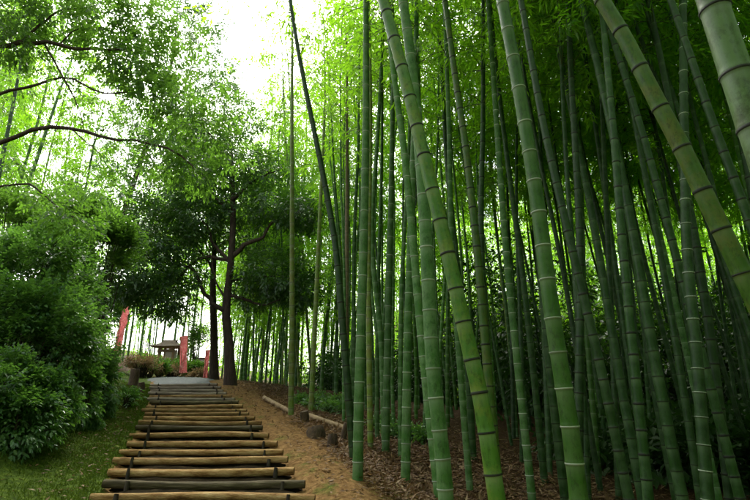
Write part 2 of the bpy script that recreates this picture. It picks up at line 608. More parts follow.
def ground_mat():
    """Soil, moss and leaf litter, mixed by vertex attributes that hold where each grows."""
    m, N, L, out = newmat('forest_floor')
    tc = N.new('ShaderNodeTexCoord')

    def noise(scale, detail=6, rough=0.65):
        n = N.new('ShaderNodeTexNoise')
        n.inputs['Scale'].default_value = scale
        n.inputs['Detail'].default_value = detail
        n.inputs['Roughness'].default_value = rough
        L.new(tc.outputs['Object'], n.inputs['Vector'])
        return n
    n1, n2, n3 = noise(2.2), noise(14), noise(45, 3)
    soil = ramp(N, [(0.3, (0.07, 0.032, 0.01)), (0.5, (0.15, 0.086, 0.03)), (0.7, (0.25, 0.15, 0.06))])
    L.new(n2.outputs['Fac'], soil.inputs['Fac'])
    litter = ramp(N, [(0.3, (0.014, 0.008, 0.004)), (0.5, (0.045, 0.025, 0.011)), (0.7, (0.1, 0.058, 0.026))])
    L.new(n3.outputs['Fac'], litter.inputs['Fac'])
    moss = ramp(N, [(0.3, (0.018, 0.03, 0.004)), (0.5, (0.045, 0.075, 0.008)), (0.7, (0.09, 0.125, 0.014))])
    L.new(n2.outputs['Fac'], moss.inputs['Fac'])

    def mixer(a, b, attr, lo=0.35, hi=0.65):
        at = N.new('ShaderNodeAttribute')
        at.attribute_name = attr
        ad = N.new('ShaderNodeMath')
        ad.operation = 'MULTIPLY_ADD'
        sb = N.new('ShaderNodeMath')
        sb.operation = 'SUBTRACT'
        sb.inputs[1].default_value = 0.5
        L.new(n1.outputs['Fac'], sb.inputs[0])
        L.new(sb.outputs[0], ad.inputs[0])
        ad.inputs[1].default_value = 1.6
        L.new(at.outputs['Fac'], ad.inputs[2])
        mr = N.new('ShaderNodeMapRange')
        mr.inputs['From Min'].default_value = lo
        mr.inputs['From Max'].default_value = hi
        L.new(ad.outputs[0], mr.inputs['Value'])
        mx = N.new('ShaderNodeMix')
        mx.data_type = 'RGBA'
        L.new(mr.outputs[0], mx.inputs['Factor'])
        L.new(a, mx.inputs['A'])
        L.new(b, mx.inputs['B'])
        return mx.outputs['Result']
    c = mixer(soil.outputs['Color'], litter.outputs['Color'], 'litter')
    c = mixer(c, moss.outputs['Color'], 'moss')
    p = N.new('ShaderNodeBsdfPrincipled')
    p.inputs['Roughness'].default_value = 0.95
    p.inputs['Specular IOR Level'].default_value = 0.05
    L.new(c, p.inputs['Base Color'])
    b = N.new('ShaderNodeBump')
    b.inputs['Strength'].default_value = 0.9
    b.inputs['Distance'].default_value = 0.04
    L.new(n2.outputs['Fac'], b.inputs['Height'])
    b2 = N.new('ShaderNodeBump')
    b2.inputs['Strength'].default_value = 0.6
    b2.inputs['Distance'].default_value = 0.015
    L.new(n3.outputs['Fac'], b2.inputs['Height'])
    L.new(b.outputs[0], b2.inputs['Normal'])
    L.new(b2.outputs[0], p.inputs['Normal'])
    L.new(p.outputs[0], out.inputs['Surface'])
    return m


M_GROUND = ground_mat()

# ------------------------------------------------------------------ the ground
def axis_grid(lo, hi, dense_lo, dense_hi, fine, grow=1.25):
    a = list(np.arange(dense_lo, dense_hi + 1e-6, fine))
    s, v = fine, a[-1]
    while v < hi:
        s *= grow
        v += s
        a.append(v)
    s, v = fine, a[0]
    while v > lo:
        s *= grow
        v -= s
        a.insert(0, v)
    return np.array(a)


gx = axis_grid(-900, 900, -10, 9, 0.14)
gy = axis_grid(-900, 900, -1, 24, 0.16)
GX, GY = np.meshgrid(gx, gy)
GZ = H(GX, GY)
fine = (np.abs(GX) < 14) * (GY > -2) * (GY < 26)
GZ = GZ + fine * RNG.normal(size=GZ.shape) * 0.012
nx, ny = len(gx), len(gy)
acc = Acc()
ii = np.arange(ny - 1)[:, None] * nx
jj = np.arange(nx - 1)[None]
F = np.stack([ii + jj, ii + jj + 1, ii + nx + jj + 1, ii + nx + jj], -1).reshape(-1, 4)
acc.add(np.stack([GX, GY, GZ], -1).reshape(-1, 3), F)
gme = acc.mesh('hillside_ground', [M_GROUND])
cc = xc(np.clip(GY, -6, 40))
lit = sstep(1.7, 3.6, GX - cc) + sstep(1.5, 3.2, cc - GX) * 0.95
mos = sstep(0.95, 1.3, cc - GX) * (1 - sstep(2.0, 3.0, cc - GX)) * 1.15
mos = mos + 0.5 * np.exp(-((GX - cc - 2.0) / 0.45) ** 2 - ((GY - 6.3) / 1.6) ** 2) + 0.42 * np.exp(-((GX - cc - 1.3) / 0.2) ** 2)
for nm, arr in (('litter', lit), ('moss', mos)):
    a = gme.attributes.new(nm, 'FLOAT', 'POINT')
    a.data.foreach_set('value', arr.ravel().astype(np.float32))
ground = tag(ob('hillside_ground', gme), kind='structure')

# ------------------------------------------------------------------ grey gravel landing at the top of the steps
acc = Acc()
ly = np.arange(17.9, 31, 0.3)
lu = np.linspace(-1, 1, 13)
V = []
for y in ly:
    hw = 1.2 + 0.25 * min(1, (y - 17.9) / 3)
    for u in lu:
        x = float(xc(min(y, 40))) + u * (hw + 0.12 * math.sin(y * 2.1 + u * 3))
        V.append((x, y, Hs(x, y) + 0.05 + random.gauss(0, 0.004) - 0.09 * abs(u) ** 6))
n = len(lu)
ii = np.arange(len(ly) - 1)[:, None] * n
jj = np.arange(n - 1)[None]
acc.add(V, np.stack([ii + jj, ii + jj + 1, ii + n + jj + 1, ii + n + jj], -1).reshape(-1, 4))
tag(ob('gravel_path', acc.mesh('gravel_path', [M_GRAVEL])), kind='structure')

# ------------------------------------------------------------------ log stairway
def log_mesh(length, r, mat, seed):
    rng = np.random.default_rng(seed)
    n = 15
    t = np.linspace(-0.5, 0.5, n)
    pts = np.stack([t * length, 0.012 * np.sin(t * 5 + rng.uniform(0, 6)), 0.012 * np.sin(t * 4 + rng.uniform(0, 6))], 1)
    rad = r * (1 + 0.07 * t * rng.choice([-1, 1])) * (1 + rng.normal(size=n) * 0.012)
    rad[0] *= 0.94
    rad[-1] *= 0.94
    acc = Acc()
    tube(acc, pts, rad, 12, 0, cap=False, lump=0.05, seed=seed)
    for k, s in ((0, -1), (-1, 1)):       # sawn ends
        ang = np.linspace(0, 2 * np.pi, 12, endpoint=False)
        c = pts[k]
        ring = c + np.stack([np.full(12, s * 0.004), np.cos(ang) * rad[k] * 0.97, np.sin(ang) * rad[k] * 0.97], 1)
        ff = np.stack([np.arange(12), (np.arange(12) + 1) % 12, np.full(12, 12)], -1)
        acc.add(np.vstack([ring, c + [s * 0.004, 0, 0]]), ff, 1)
    return acc.mesh('step_log', [mat, M_END])


LOGS = [(1.9, 0), (2.45, 0), (3.0, 0), (3.55, 1), (4.1, 0), (4.62, 0), (5.12, 0),
        (5.59, 0), (6.02, 1), (6.54, 0), (7.12, 0), (7.6, 0), (8.17, 0), (8.86, 0), (9.5, 1), (10.04, 0), (10.6, 0),
        (11.15, 0), (11.65, 0), (12.3, 0), (13.1, 1), (13.7, 2), (14.35, 0), (15.1, 2), (15.9, 2), (16.8, 2), (17.75, 2)]
stair = thing('log_stairway', 'long stairway of tan logs staked into shadow-dark earth climbing to the grey landing', 'stairway', (0, 0, 0))
for k, (y, kind) in enumerate(LOGS):
    r = 0.047 + random.uniform(-0.006, 0.006)
    ln = 2.27 + random.uniform(-0.07, 0.07)
    x = float(xc(y)) + random.uniform(-0.04, 0.04)
    zb = 0.1317 * y
    o = ob('step_log', log_mesh(ln, r, [M_LOG, M_LOGD, M_LOGG][kind], 100 + k), stair, (x, y, zb - 0.005))
    o.rotation_euler = (random.uniform(0, 6.28), random.uniform(-0.006, 0.006), random.uniform(-0.018, 0.012))
    if kind == 1:
        o['label'] = 'dark mossy log of the stairway'
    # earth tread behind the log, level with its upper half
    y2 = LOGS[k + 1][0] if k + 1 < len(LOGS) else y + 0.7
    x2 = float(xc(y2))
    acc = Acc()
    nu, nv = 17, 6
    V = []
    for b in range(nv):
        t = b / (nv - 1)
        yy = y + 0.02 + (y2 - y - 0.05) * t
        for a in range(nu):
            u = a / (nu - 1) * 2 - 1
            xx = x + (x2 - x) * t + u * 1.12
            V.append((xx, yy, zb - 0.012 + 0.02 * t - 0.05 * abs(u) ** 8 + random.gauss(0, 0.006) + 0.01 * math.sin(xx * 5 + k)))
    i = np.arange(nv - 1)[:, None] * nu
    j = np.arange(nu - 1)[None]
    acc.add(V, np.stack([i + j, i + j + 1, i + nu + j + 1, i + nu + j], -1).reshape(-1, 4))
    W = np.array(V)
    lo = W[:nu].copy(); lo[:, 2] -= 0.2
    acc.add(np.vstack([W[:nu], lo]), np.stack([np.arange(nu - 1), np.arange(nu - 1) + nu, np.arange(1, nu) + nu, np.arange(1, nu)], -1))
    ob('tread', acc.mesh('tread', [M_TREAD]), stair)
    # stakes in front of the log
    for sx in (-0.86, 0.9):
        acc = Acc()
        hgt = random.uniform(0.02, 0.06)
        sr = random.uniform(0.019, 0.027)
        pts = [(0, 0, -0.25), (0.004, 0, -0.05), (0.0, 0.008, hgt - 0.02), (0.004, 0.01, hgt)]
        tube(acc, catmull(pts, 6), [sr, sr, sr, sr * 1.02, sr, sr * 0.8], 7, 0, lump=0.06, seed=k)
        ob('stake', acc.mesh('stake', [M_STAKE]), stair, (x + sx + random.uniform(-0.04, 0.04), y - r - sr * 0.9, zb))

# ------------------------------------------------------------------ bamboo
def culm_geometry(path, r0, r1, inter, sides, taper=1.25, soft=False):
    """Culm along a path: internodes with a ridge at every node; returns Acc, node list (point, tangent, radius)."""
    path = np.asarray(path, float)
    s = np.concatenate([[0], np.cumsum(np.linalg.norm(np.diff(path, axis=0), axis=1))])
    Ltot = s[-1]
    at = lambda q: np.array([np.interp(q, s, path[:, i]) for i in range(3)])
    rad = lambda q: r0 + (r1 - r0) * (q / Ltot) ** taper
    cuts, q = [], inter * 0.5
    while q < Ltot - 0.1:
        cuts.append(q)
        q += inter * (0.85 + 0.55 * min(1, q / (0.45 * Ltot))) * random.uniform(0.86, 1.14)
    S, Rr, A = [0.0], [rad(0)], [0.0]
    for q in cuts:
        r = rad(q)
        for dq, k, a in ((-0.11, 0.99, 0.0), (-0.06, 0.985, 0.35), (-0.022, 0.985, 0.8), (-0.009, 1.0, 1.0), (-0.004, 1.06, 2.0), (0.001, 1.02, 2.0), (0.007, 1.065, 0.3), (0.018, 1.02, 0.1), (0.04, 1.0, 0.0)):
            sc = min(1.6, max(0.7, r / 0.06))
            S.append(q + dq * sc); Rr.append(r * k); A.append(a)
    S.append(Ltot); Rr.append(rad(Ltot)); A.append(0)
    S = np.array(S)
    pts = np.stack([np.interp(S, s, path[:, i]) for i in range(3)], 1)
    acc = Acc()
    tube(acc, pts, Rr, sides, 0, A)
    nodes = []
    for q in cuts:
        a, b = at(max(0, q - 0.05)), at(min(Ltot, q + 0.05))
        nodes.append((at(q), unit(b - a), rad(q)))
    return acc, nodes


def plume(acc, nodes, start, rng, size=1.0, dens=1.0, ll=0.15, lw=0.034):
    """Leafy side branches at the nodes above `start` (fraction of nodes)."""
    n = len(nodes)
    for k, (p, t, r) in enumerate(nodes):
        f = k / max(1, n - 1)
        if f < start:
            continue
        g = (f - start) / (1 - start)
        for b in range(3 if rng.random() < 0.6 else 2):
            az = rng.uniform(0, 2 * np.pi)
            ln = size * (1.5 - 0.8 * g) * rng.uniform(0.6, 1.15) * min(1, 0.55 + g * 3)
            d = np.array([math.cos(az), math.sin(az), rng.uniform(0.25, 0.7)])
            u = np.linspace(0, 1, 5)[:, None]
            br = p + d * ln * u + np.array([0, 0, -1]) * ln * 0.55 * u ** 2
            tube(acc, br, np.linspace(0.008, 0.002, 5), 3, 1, cap=False)
            m = max(3, int(9 * dens * ln))
            q = rng.uniform(0.25, 1.0, m) ** 0.8
            pos = np.stack([np.interp(q, u[:, 0], br[:, i]) for i in range(3)], 1)
            dd = unit(np.stack([np.full(m, d[0]), np.full(m, d[1]), 0.3 - q], 1) + rng.normal(size=(m, 3)) * 0.6)
            sprays(acc, pos, dd, 4, 0.22, ll, lw, rng, 0, droop=0.25, flat=0.6)


def arch_top(p0, d0, length, n, bend, bdir):
    """Continue a culm beyond p0 for `length`, arching over towards bdir."""
    out, p, d = [], np.array(p0, float), unit(np.array(d0, float))
    st = length / n
    for k in range(n):
        d = unit(d + np.array([bdir[0], bdir[1], 0]) * bend * (k / n) ** 1.5 - np.array([0, 0, 1]) * bend * 0.5 * (k / n) ** 2)
        p = p + d * st
        out.append(p.copy())
    return out


def make_ring_mesh(sides, mat):
    acc = Acc()
    ang = np.linspace(0, 2 * np.pi, sides, endpoint=False)
    prof = [(0.93, -0.2), (1.0, -0.09), (0.985, 0.03), (1.0, 0.14), (0.93, 0.3)]
    V = np.array([[(math.cos(a) * pr, math.sin(a) * pr, pz) for a in ang] for pr, pz in prof]).reshape(-1, 3)
    F = []
    for i in range(4):
        for j in range(sides):
            F.append((i * sides + j, i * sides + (j + 1) % sides, (i + 1) * sides + (j + 1) % sides, (i + 1) * sides + j))
    acc.add(V, F)
    return acc.mesh('node_ring', [mat])


def flat_mat(name, col, rough=0.6):
    return surf_mat(name, [(0.3, tuple(c * 0.75 for c in col)), (0.7, col)], 20, rough, bump=0.2)


RING_DARK = make_ring_mesh(20, flat_mat('node_dark', (0.025, 0.03, 0.018)))
RING_PALE = make_ring_mesh(20, flat_mat('node_pale', (0.42, 0.48, 0.36)))

# hero culms: photo points along the stem, distance, width there in photo pixels, skin, ring, label, rings as parts
GN = 'large bamboo culms at the front of the grove'
HERO = [
    ('A', [(712, 0), (729, 52), (746, 102)], 1.62, 36, 50, 'pale', 'd', 'thickest bamboo culm, smooth grey-green skin with amber patches, leaning beside the grove edge'),
    ('B', [(602, 0), (626, 40), (652, 92), (682, 148), (707, 200), (735, 258)], 2.75, 21, 100, 'old', 'd', 'strongly leaning olive bamboo culm with rusty streaks and black rings'),
    ('C', [(502, 0), (519, 90), (537, 200), (553, 320), (569, 420), (579, 500)], 3.4, 20, 330, 'green', 'p', 'thick fresh green bamboo culm with thin white rings, standing alone'),
    ('D', [(383, 0), (404, 75), (425, 160), (447, 250), (465, 330), (481, 400), (497, 500)], 3.3, 20, 380, 'blotched', 'd', 'long leaning yellow-green bamboo culm with broad black rings, crossing dusty culms'),
    ('E', [(403, 0), (411, 60), (419, 140), (425, 220), (429, 300), (434, 380), (443, 460), (446, 500)], 4.3, 18, 400, 'dusty', 'p', 'dusty pale green bamboo culm with white rings standing behind the leaning yellow-green one'),
    ('F', [(386, 0), (394, 75), (404, 150), (412, 230), (419, 310), (428, 400), (436, 470)], 6.0, 11, 330, 'dusty', 'p', 'slim dusty bamboo culm close beside a thicker dusty culm with white rings'),
    ('G', [(445, 0), (455, 75), (466, 150), (477, 250), (486, 350), (493, 430)], 5.4, 11, 350, 'old', 'd', 'dark ringed bamboo culm with yellow blotches behind the long leaning culm'),
    ('H', [(483, 0), (483, 120), (481, 230), (486, 330), (494, 440)], 7.0, 9, 330, 'dark', 'd', 'upright dark green bamboo culm with black rings next to the blotched culm'),
    ('I', [(290, 0), (300, 60), (313, 125), (326, 190), (336, 250), (343, 330), (348, 390)], 7.4, 9, 330, 'dark', 'd', 'bent dark bamboo culm with closely set rings leaning over the path edge'),
    ('J', [(366, 0), (366, 120), (364, 230), (361, 330), (359, 400), (358, 462)], 6.35, 12, 350, 'dusty', 'p', 'straight green bamboo culm rooted in the bare brown bank beside the path'),
    ('K', [(292, 85), (292, 200), (292, 300), (291, 415)], 10.4, 6.5, 300, 'yellow', 'd', 'slender yellow-green bamboo culm standing alone in front of the dark tree'),
    ('L', [(392, 150), (390, 250), (388, 330), (386, 430)], 8.2, 9, 350, 'dusty', 'p', 'chalky bamboo culm rooted among low green plants'),
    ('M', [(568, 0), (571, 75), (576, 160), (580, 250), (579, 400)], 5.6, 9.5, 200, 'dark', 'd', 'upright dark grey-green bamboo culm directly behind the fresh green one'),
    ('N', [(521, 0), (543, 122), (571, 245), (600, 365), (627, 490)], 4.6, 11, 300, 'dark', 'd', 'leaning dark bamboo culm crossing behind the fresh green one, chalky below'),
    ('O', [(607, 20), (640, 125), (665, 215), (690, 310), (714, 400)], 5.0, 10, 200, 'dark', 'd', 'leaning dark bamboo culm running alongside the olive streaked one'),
    ('P', [(683, 0), (684, 120), (687, 250), (696, 350), (707, 490)], 4.6, 14, 400, 'dark', 'p', 'upright dusty green bamboo culm behind the strongly leaning olive culm'),  # dusty culm in the dark skin, grove shade put into its colour
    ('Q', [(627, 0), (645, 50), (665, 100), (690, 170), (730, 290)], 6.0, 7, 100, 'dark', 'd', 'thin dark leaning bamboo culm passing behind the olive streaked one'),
    ('S', [(615, 150), (623, 250), (635, 370), (648, 495)], 4.8, 12, 400, 'dark', 'd', 'chalky bamboo culm with short internodes in the darkest part of the grove'),  # chalky skin swapped for the dark one, standing in for shade
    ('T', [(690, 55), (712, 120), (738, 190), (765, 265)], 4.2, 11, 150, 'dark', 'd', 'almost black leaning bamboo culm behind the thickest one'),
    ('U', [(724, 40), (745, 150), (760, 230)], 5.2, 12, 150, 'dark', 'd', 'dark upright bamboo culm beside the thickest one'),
    ('V', [(697, 250), (712, 350), (729, 490)], 5.2, 12, 420, 'dark', 'd', 'grey bamboo culm leaning slightly next to the upright dusty green one'),  # grey culm coloured dark in place of grove shade
    ('W', [(495, 100), (506, 250), (516, 350), (529, 470)], 6.2, 9, 350, 'dusty', 'p', 'slim chalky bamboo culm between the blotched culm and the fresh green one'),
    ('X', [(412, 200), (408, 330), (406, 450)], 6.7, 11, 380, 'dusty', 'p', 'sturdy pale bamboo culm rooted at the edge of the leaf litter'),
    ('Y', [(321, 190), (317, 280), (312, 390)], 12.0, 6, 300, 'yellow', 'd', 'slim yellowish bamboo culm with brown blotches beside the path edge plants'),
    ('Z', [(347, 120), (347, 230), (346, 340)], 11.5, 6, 230, 'brown', 'd', 'dead brown bamboo culm among the living green ones'),
    ('a', [(449, 130), (452, 250), (461, 380), (470, 490)], 6.4, 8, 400, 'dusty', 'p', 'thin chalky bamboo culm behind the crossing of two thick culms'),
    ('b', [(378, 130), (372, 240), (381, 340), (384, 430)], 8.8, 7, 330, 'dusty', 'p', 'thin chalky bamboo culm paired with a thicker chalky one'),
    ('c', [(600, 60), (606, 200), (612, 330), (617, 450)], 6.8, 7, 200, 'dark', 'd', 'thin dark bamboo culm behind the chalky short-jointed one'),
    ('d', [(25, 40), (12, 110), (-2, 180)], 13.5, 6, 100, 'dark', 'd', 'thin dark bamboo culm leaning inward behind the overhanging branches'),
    ('e', [(62, 85), (45, 135), (26, 192)], 15.5, 6, 130, 'dusty', 'd', 'pale slanting bamboo culm behind the overhanging branches'),
]
for name, pix, D, w, wy, skin, ringk, label in HERO:
    random.seed(sum(ord(c) for c in label) + ord(name))
    rng = np.random.default_rng(ord(name) * 31)
    pts = [np.array(P(px, py, D)) for px, py in pix][::-1]         # upward
    d0 = unit(pts[0] - pts[1])                                     # downward direction at the foot
    if d0[2] > -0.2:
        d0 = np.array([0, 0, -1.0])
    foot = []
    p = pts[0].copy()
    for _ in range(400):
        if p[2] < Hs(p[0], p[1]) - 0.12:
            break
        p = p + d0 * 0.05
        d0 = unit(d0 + np.array([0, 0, -0.004]))
        foot.append(p.copy())
    foot = foot[::-1][::8]
    if len(foot) and np.linalg.norm(foot[-1] - pts[0]) < 0.25:
        foot = foot[:-1]
    body = foot + pts
    up = unit(pts[-1] - pts[-2])
    hgt = pts[-1][2] - Hs(pts[-1][0], D)
    rest = max(3.0, rng.uniform(11.5, 14) - hgt)
    side = np.array([-0.7, 0.4]) if name not in 'de' else np.array([0.5, 0.1])
    up = unit(up + np.array([0, rng.uniform(-0.02, 0.05), 0]))
    path = body + arch_top(pts[-1], up, rest, 14, 0.07, side)
    path = catmull(path, 70)
    base = path[0].copy()
    i0 = np.argmin([abs(wy - q[1]) for q in pix])
    diam = w * mpp(D, wy)
    r0 = diam / 2 * 0.84
    sides = 20 if w > 15 else (14 if w > 8.5 else 10)
    inter = min(0.28, max(0.2, r0 * 4.2))
    if name in 'SV':
        inter = 0.22
    g, nodes = culm_geometry(path - base, r0, 0.008, inter, sides, 1.5)
    root = thing('bamboo', label, 'bamboo', base, GN)
    ob('culm', g.mesh('culm', [CM[skin]], attr=True), root)
    if w >= 8.5:
        for q, t, r in nodes:
            if q[2] > (hgt + 1.0):
                break
            o = ob('node_ring', RING_DARK if ringk == 'd' else RING_PALE, root, q)
            sc = r * (1.09 + random.uniform(-0.008, 0.012))
            o.scale = (sc, sc, (0.036 if ringk == 'd' else 0.022) * random.uniform(0.75, 1.25))
            o.rotation_euler = Vector(t).to_track_quat('Z', 'Y').to_euler()
    cr = Acc()
    plume(cr, nodes, 0.55, rng, 1.1, 0.6 if D > 5 else 0.9)
    ob('crown', cr.mesh('crown', [M_BLEAF, M_BTWIG]), root)

# the rest of the grove: shared stem and crown shapes
STEMS, CROWNS, HIGH_CROWNS = [], [], []
DENSE_CROWNS, LIGHT_CROWNS = [], []
for k in range(12):
    random.seed(500 + k)
    rng = np.random.default_rng(500 + k)
    L = 11.5 + 0.3 * k
    pts = [np.array([0.02 * math.sin(k + z), 0.03 * math.cos(k * 2 + z), z]) for z in np.linspace(-0.2, L * 0.6, 6)]
    az = rng.uniform(0, 6.28)
    path = catmull(pts + arch_top(pts[-1], (0.03, 0.0, 1), L * 0.4, 10, 0.16, (math.cos(az), math.sin(az))), 50)
    g, nodes = culm_geometry(path, 0.036 + 0.0025 * (k % 8), 0.006, 0.2 + 0.012 * (k % 5), 9, 1.4)
    STEMS.append(g)
    cr = Acc()
    plume(cr, nodes, [0.36, 0.3, 0.42, 0.26][k % 4], rng, 1.15, 1.5)
    CROWNS.append(cr.mesh('crown', [M_BLEAF, M_BTWIG]))
    cr = Acc()
    plume(cr, nodes, 0.62, rng, 1.1, 0.6)
    HIGH_CROWNS.append(cr.mesh('crown', [M_BLEAF, M_BTWIG]))
    cr = Acc()
    plume(cr, nodes, [0.36, 0.3, 0.42, 0.26][k % 4], rng, 1.15, 0.85)
    LIGHT_CROWNS.append(cr.mesh('crown', [M_BLEAF, M_BTWIG]))
    cr = Acc()
    plume(cr, nodes, 0.54, rng, 1.25, 1.4)
    DENSE_CROWNS.append(cr.mesh('crown', [M_BLEAF, M_BTWIG]))
STEM_ME = {}
for k, g in enumerate(STEMS):
    for s in ('dark', 'dusty', 'green', 'yellow'):
        STEM_ME[k, s] = None


def stem_me(k, s):
    if STEM_ME[k, s] is None:
        STEM_ME[k, s] = STEMS[k].mesh('culm', [CM[s]], attr=True)
    return STEM_ME[k, s]


FILL_LABEL = {
    'dark': 'slender dark green bamboo culm',
    'dusty': 'slender chalky pale green bamboo culm',
    'green': 'slender fresh green bamboo culm',
    'yellow': 'slender yellowish bamboo culm',
}
ZONE_LABEL = {'front': ' in the shaded front corner of the grove', 'mid': ' in the crowd behind the thick ringed culms',
              'back': ' far back in the grove', 'edge': ' beside the dark forked tree and bare bank'}


def plant_bamboo(x, y, skin, label, group, k=None, lean=0.05, sc=1.0, high=0):
    k = random.randrange(12) if k is None else k
    root = thing('bamboo', label, 'bamboo', (x, y, Hs(x, y) - 0.02), group)
    root.rotation_euler = (random.gauss(0, lean), random.gauss(-0.02, lean), random.uniform(0, 6.28))
    root.scale = (sc, sc, sc)
    ob('culm', stem_me(k, skin), root)
    ob('crown', (CROWNS, HIGH_CROWNS, DENSE_CROWNS, LIGHT_CROWNS)[high][k], root)
    return root


random.seed(21)
placed = []


def far_enough(x, y, d):
    return all((x - a) ** 2 + (y - b) ** 2 > d * d for a, b in placed)


for zone, count, dmin in (('front', 32, 0.5), ('mid', 106, 0.62), ('back', 66, 0.9), ('edge', 22, 0.8)):
    tries = n = 0
    while n < count and tries < 6000:
        tries += 1
        if zone == 'front':
            y = random.uniform(4.8, 9); x = random.uniform(2.2, 8)
        elif zone == 'mid':
            y = random.uniform(7.5, 15); x = random.uniform(-6, 11)
        elif zone == 'back':
            y = random.uniform(15, 31); x = random.uniform(-9, 17)
        else:
            y = random.uniform(12, 30); x = float(xc(y)) + random.uniform(2.3, 5.0)
        if x < float(xc(y)) + 2.35 + random.uniform(0, 0.4) or not far_enough(x, y, dmin):
            continue
        if zone == 'mid' and x < -0.12 * y:
            continue
        if y < 19.5 and 375 + 500 * x / (y * 0.97) < 345:
            continue
        placed.append((x, y))
        n += 1
        skin = random.choices(['dark', 'dusty', 'green', 'yellow'], [7, 1.6, 1, 0.1] if x > 0.28 * y else [4, 4, 2, 0.5])[0] if x > 0.1 * y else random.choices(['dark', 'dusty', 'green', 'yellow'], [1.2, 5, 2, 1])[0]  # dark skins favoured to the right, grove shade put into culm colour
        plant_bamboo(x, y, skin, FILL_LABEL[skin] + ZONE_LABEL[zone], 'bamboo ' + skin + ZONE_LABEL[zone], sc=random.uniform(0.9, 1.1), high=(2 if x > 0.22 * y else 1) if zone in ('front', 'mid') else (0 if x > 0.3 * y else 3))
# beyond the landing and on the far left
for (x0, x1, y0, y1, cnt, lab, grp, big) in (
        (-27, -11, 14, 30, 28, 'tall bamboo rising behind the leafy shrubs', 'bamboo behind the shrubs', 1.45),
        (-23, -7, 35, 50, 14, 'distant bamboo beyond the shrine roofs', 'bamboo beyond the shrine', 1.1)):
    n = tries = 0
    while n < cnt and tries < 3000:
        tries += 1
        x, y = random.uniform(x0, x1), random.uniform(y0, y1)
        if not far_enough(x, y, 1.0) or abs(x - float(xc(min(y, 40)))) < 1.8:
            continue
        if big > 1.2 and (x > -0.5 * y - 1.5):
            continue
        placed.append((x, y))
        n += 1
        plant_bamboo(x, y, random.choice(['dusty', 'yellow', 'green']), lab, grp, sc=big * random.uniform(0.9, 1.1))

for px, y, sc in ((126, 33, 1.5), (137, 34.5, 1.7), (152, 34, 1.5), (157, 36, 1.8), (171, 35.5, 1.7), (178, 34.5, 1.5), (189, 36.5, 1.8), (197, 35, 1.5), (222, 33, 1.6), (241, 32, 1.6), (248, 34, 1.6)):
    x = P(px, 370, y).x
    plant_bamboo(x, y, random.choice(['dusty', 'green']), 'tall bamboo standing close behind the shrine roofs', 'bamboo close behind the shrine', sc=sc, lean=0.02)

for px, y, sc in ((262, 27, 1.5), (274, 31, 1.7), (283, 25, 1.45), (300, 29, 1.65), (309, 24, 1.4), (318, 33, 1.8), (330, 26, 1.5), (340, 30, 1.65), (255, 35, 1.8), (352, 34, 1.8)):
    x = P(px, 370, y).x
    plant_bamboo(x, y, random.choice(['dusty', 'yellow', 'green']), 'very tall bamboo rising into the white sky behind the forked tree', 'very tall bamboo behind the forked tree', sc=sc, lean=0.03, high=3)

for px, y, sc, hi in ((322, 20.5, 1.5, 3), (336, 19.8, 1.4, 3), (349, 17.5, 1.4, 0), (361, 19, 1.5, 0), (374, 16.5, 1.35, 0), (388, 18.5, 1.45, 0), (402, 20, 1.5, 0), (418, 17, 1.4, 0), (436, 19, 1.45, 0), (455, 18, 1.4, 0), (312, 23, 1.6, 3), (296, 24, 1.65, 3)):
    x = P(px, 370, y).x
    plant_bamboo(x, y, random.choice(['dusty', 'green']), 'tall bamboo with glowing yellow-green leaves behind the crossing culms', 'tall bamboo with glowing leaves', sc=sc, lean=0.03, high=hi)

for px, y, tilt in ((300, 21.5, -0.1), (314, 22.5, -0.12), (286, 26, -0.04)):
    x = P(px, 370, y).x
    rt = plant_bamboo(x, y, 'yellow', 'tall bamboo arching its thin leaves across the white sky gap', 'bamboo arching across the sky gap', sc=1.62, lean=0.0, high=3)
    rt.rotation_euler = (0.0, tilt, 0.0)

# far-off wood behind the grove, and unseen bamboo beside and behind the viewpoint added to shade it: masses of stems and leaves
def wood(name, label, spots, seed, leaf, mm, low, hmax=16):
    rng = np.random.default_rng(seed)
    acc = Acc()
    for x, y in spots:
        z = Hs(x, y)
        hh = rng.uniform(11, hmax)
        r = rng.uniform(0.045, 0.06)
        lean = rng.normal(size=2) * 0.5
        t = np.linspace(0, 1, 7)[:, None]
        path = np.array([x, y, z]) + t * np.array([0, 0, hh]) + t ** 2 * np.array([lean[0], lean[1], 0])
        tube(acc, path, np.linspace(r, 0.01, 7), 6, 0, cap=False)
        m = mm if x > 0.25 * y else int(mm * 0.8)
        q = rng.uniform(low, 1, m)
        rad = 1.9 * (1.15 - q) * rng.uniform(0.2, 1, m)
        az = rng.uniform(0, 6.28, m)
        pos = np.stack([x + lean[0] * q ** 2 + rad * np.cos(az), y + lean[1] * q ** 2 + rad * np.sin(az), z + q * hh], 1)
        dd = np.stack([np.cos(az), np.sin(az), np.full(m, -0.3)], 1) + rng.normal(size=(m, 3)) * 0.5
        sprays(acc, pos, dd, 5, leaf * 1.8, leaf, leaf * 0.26, rng, 1, droop=0.25, flat=0.6)
    tag(ob(name, acc.mesh(name, [CM['dusty'], M_BLEAF])), label, 'bamboo wood', kind='stuff')


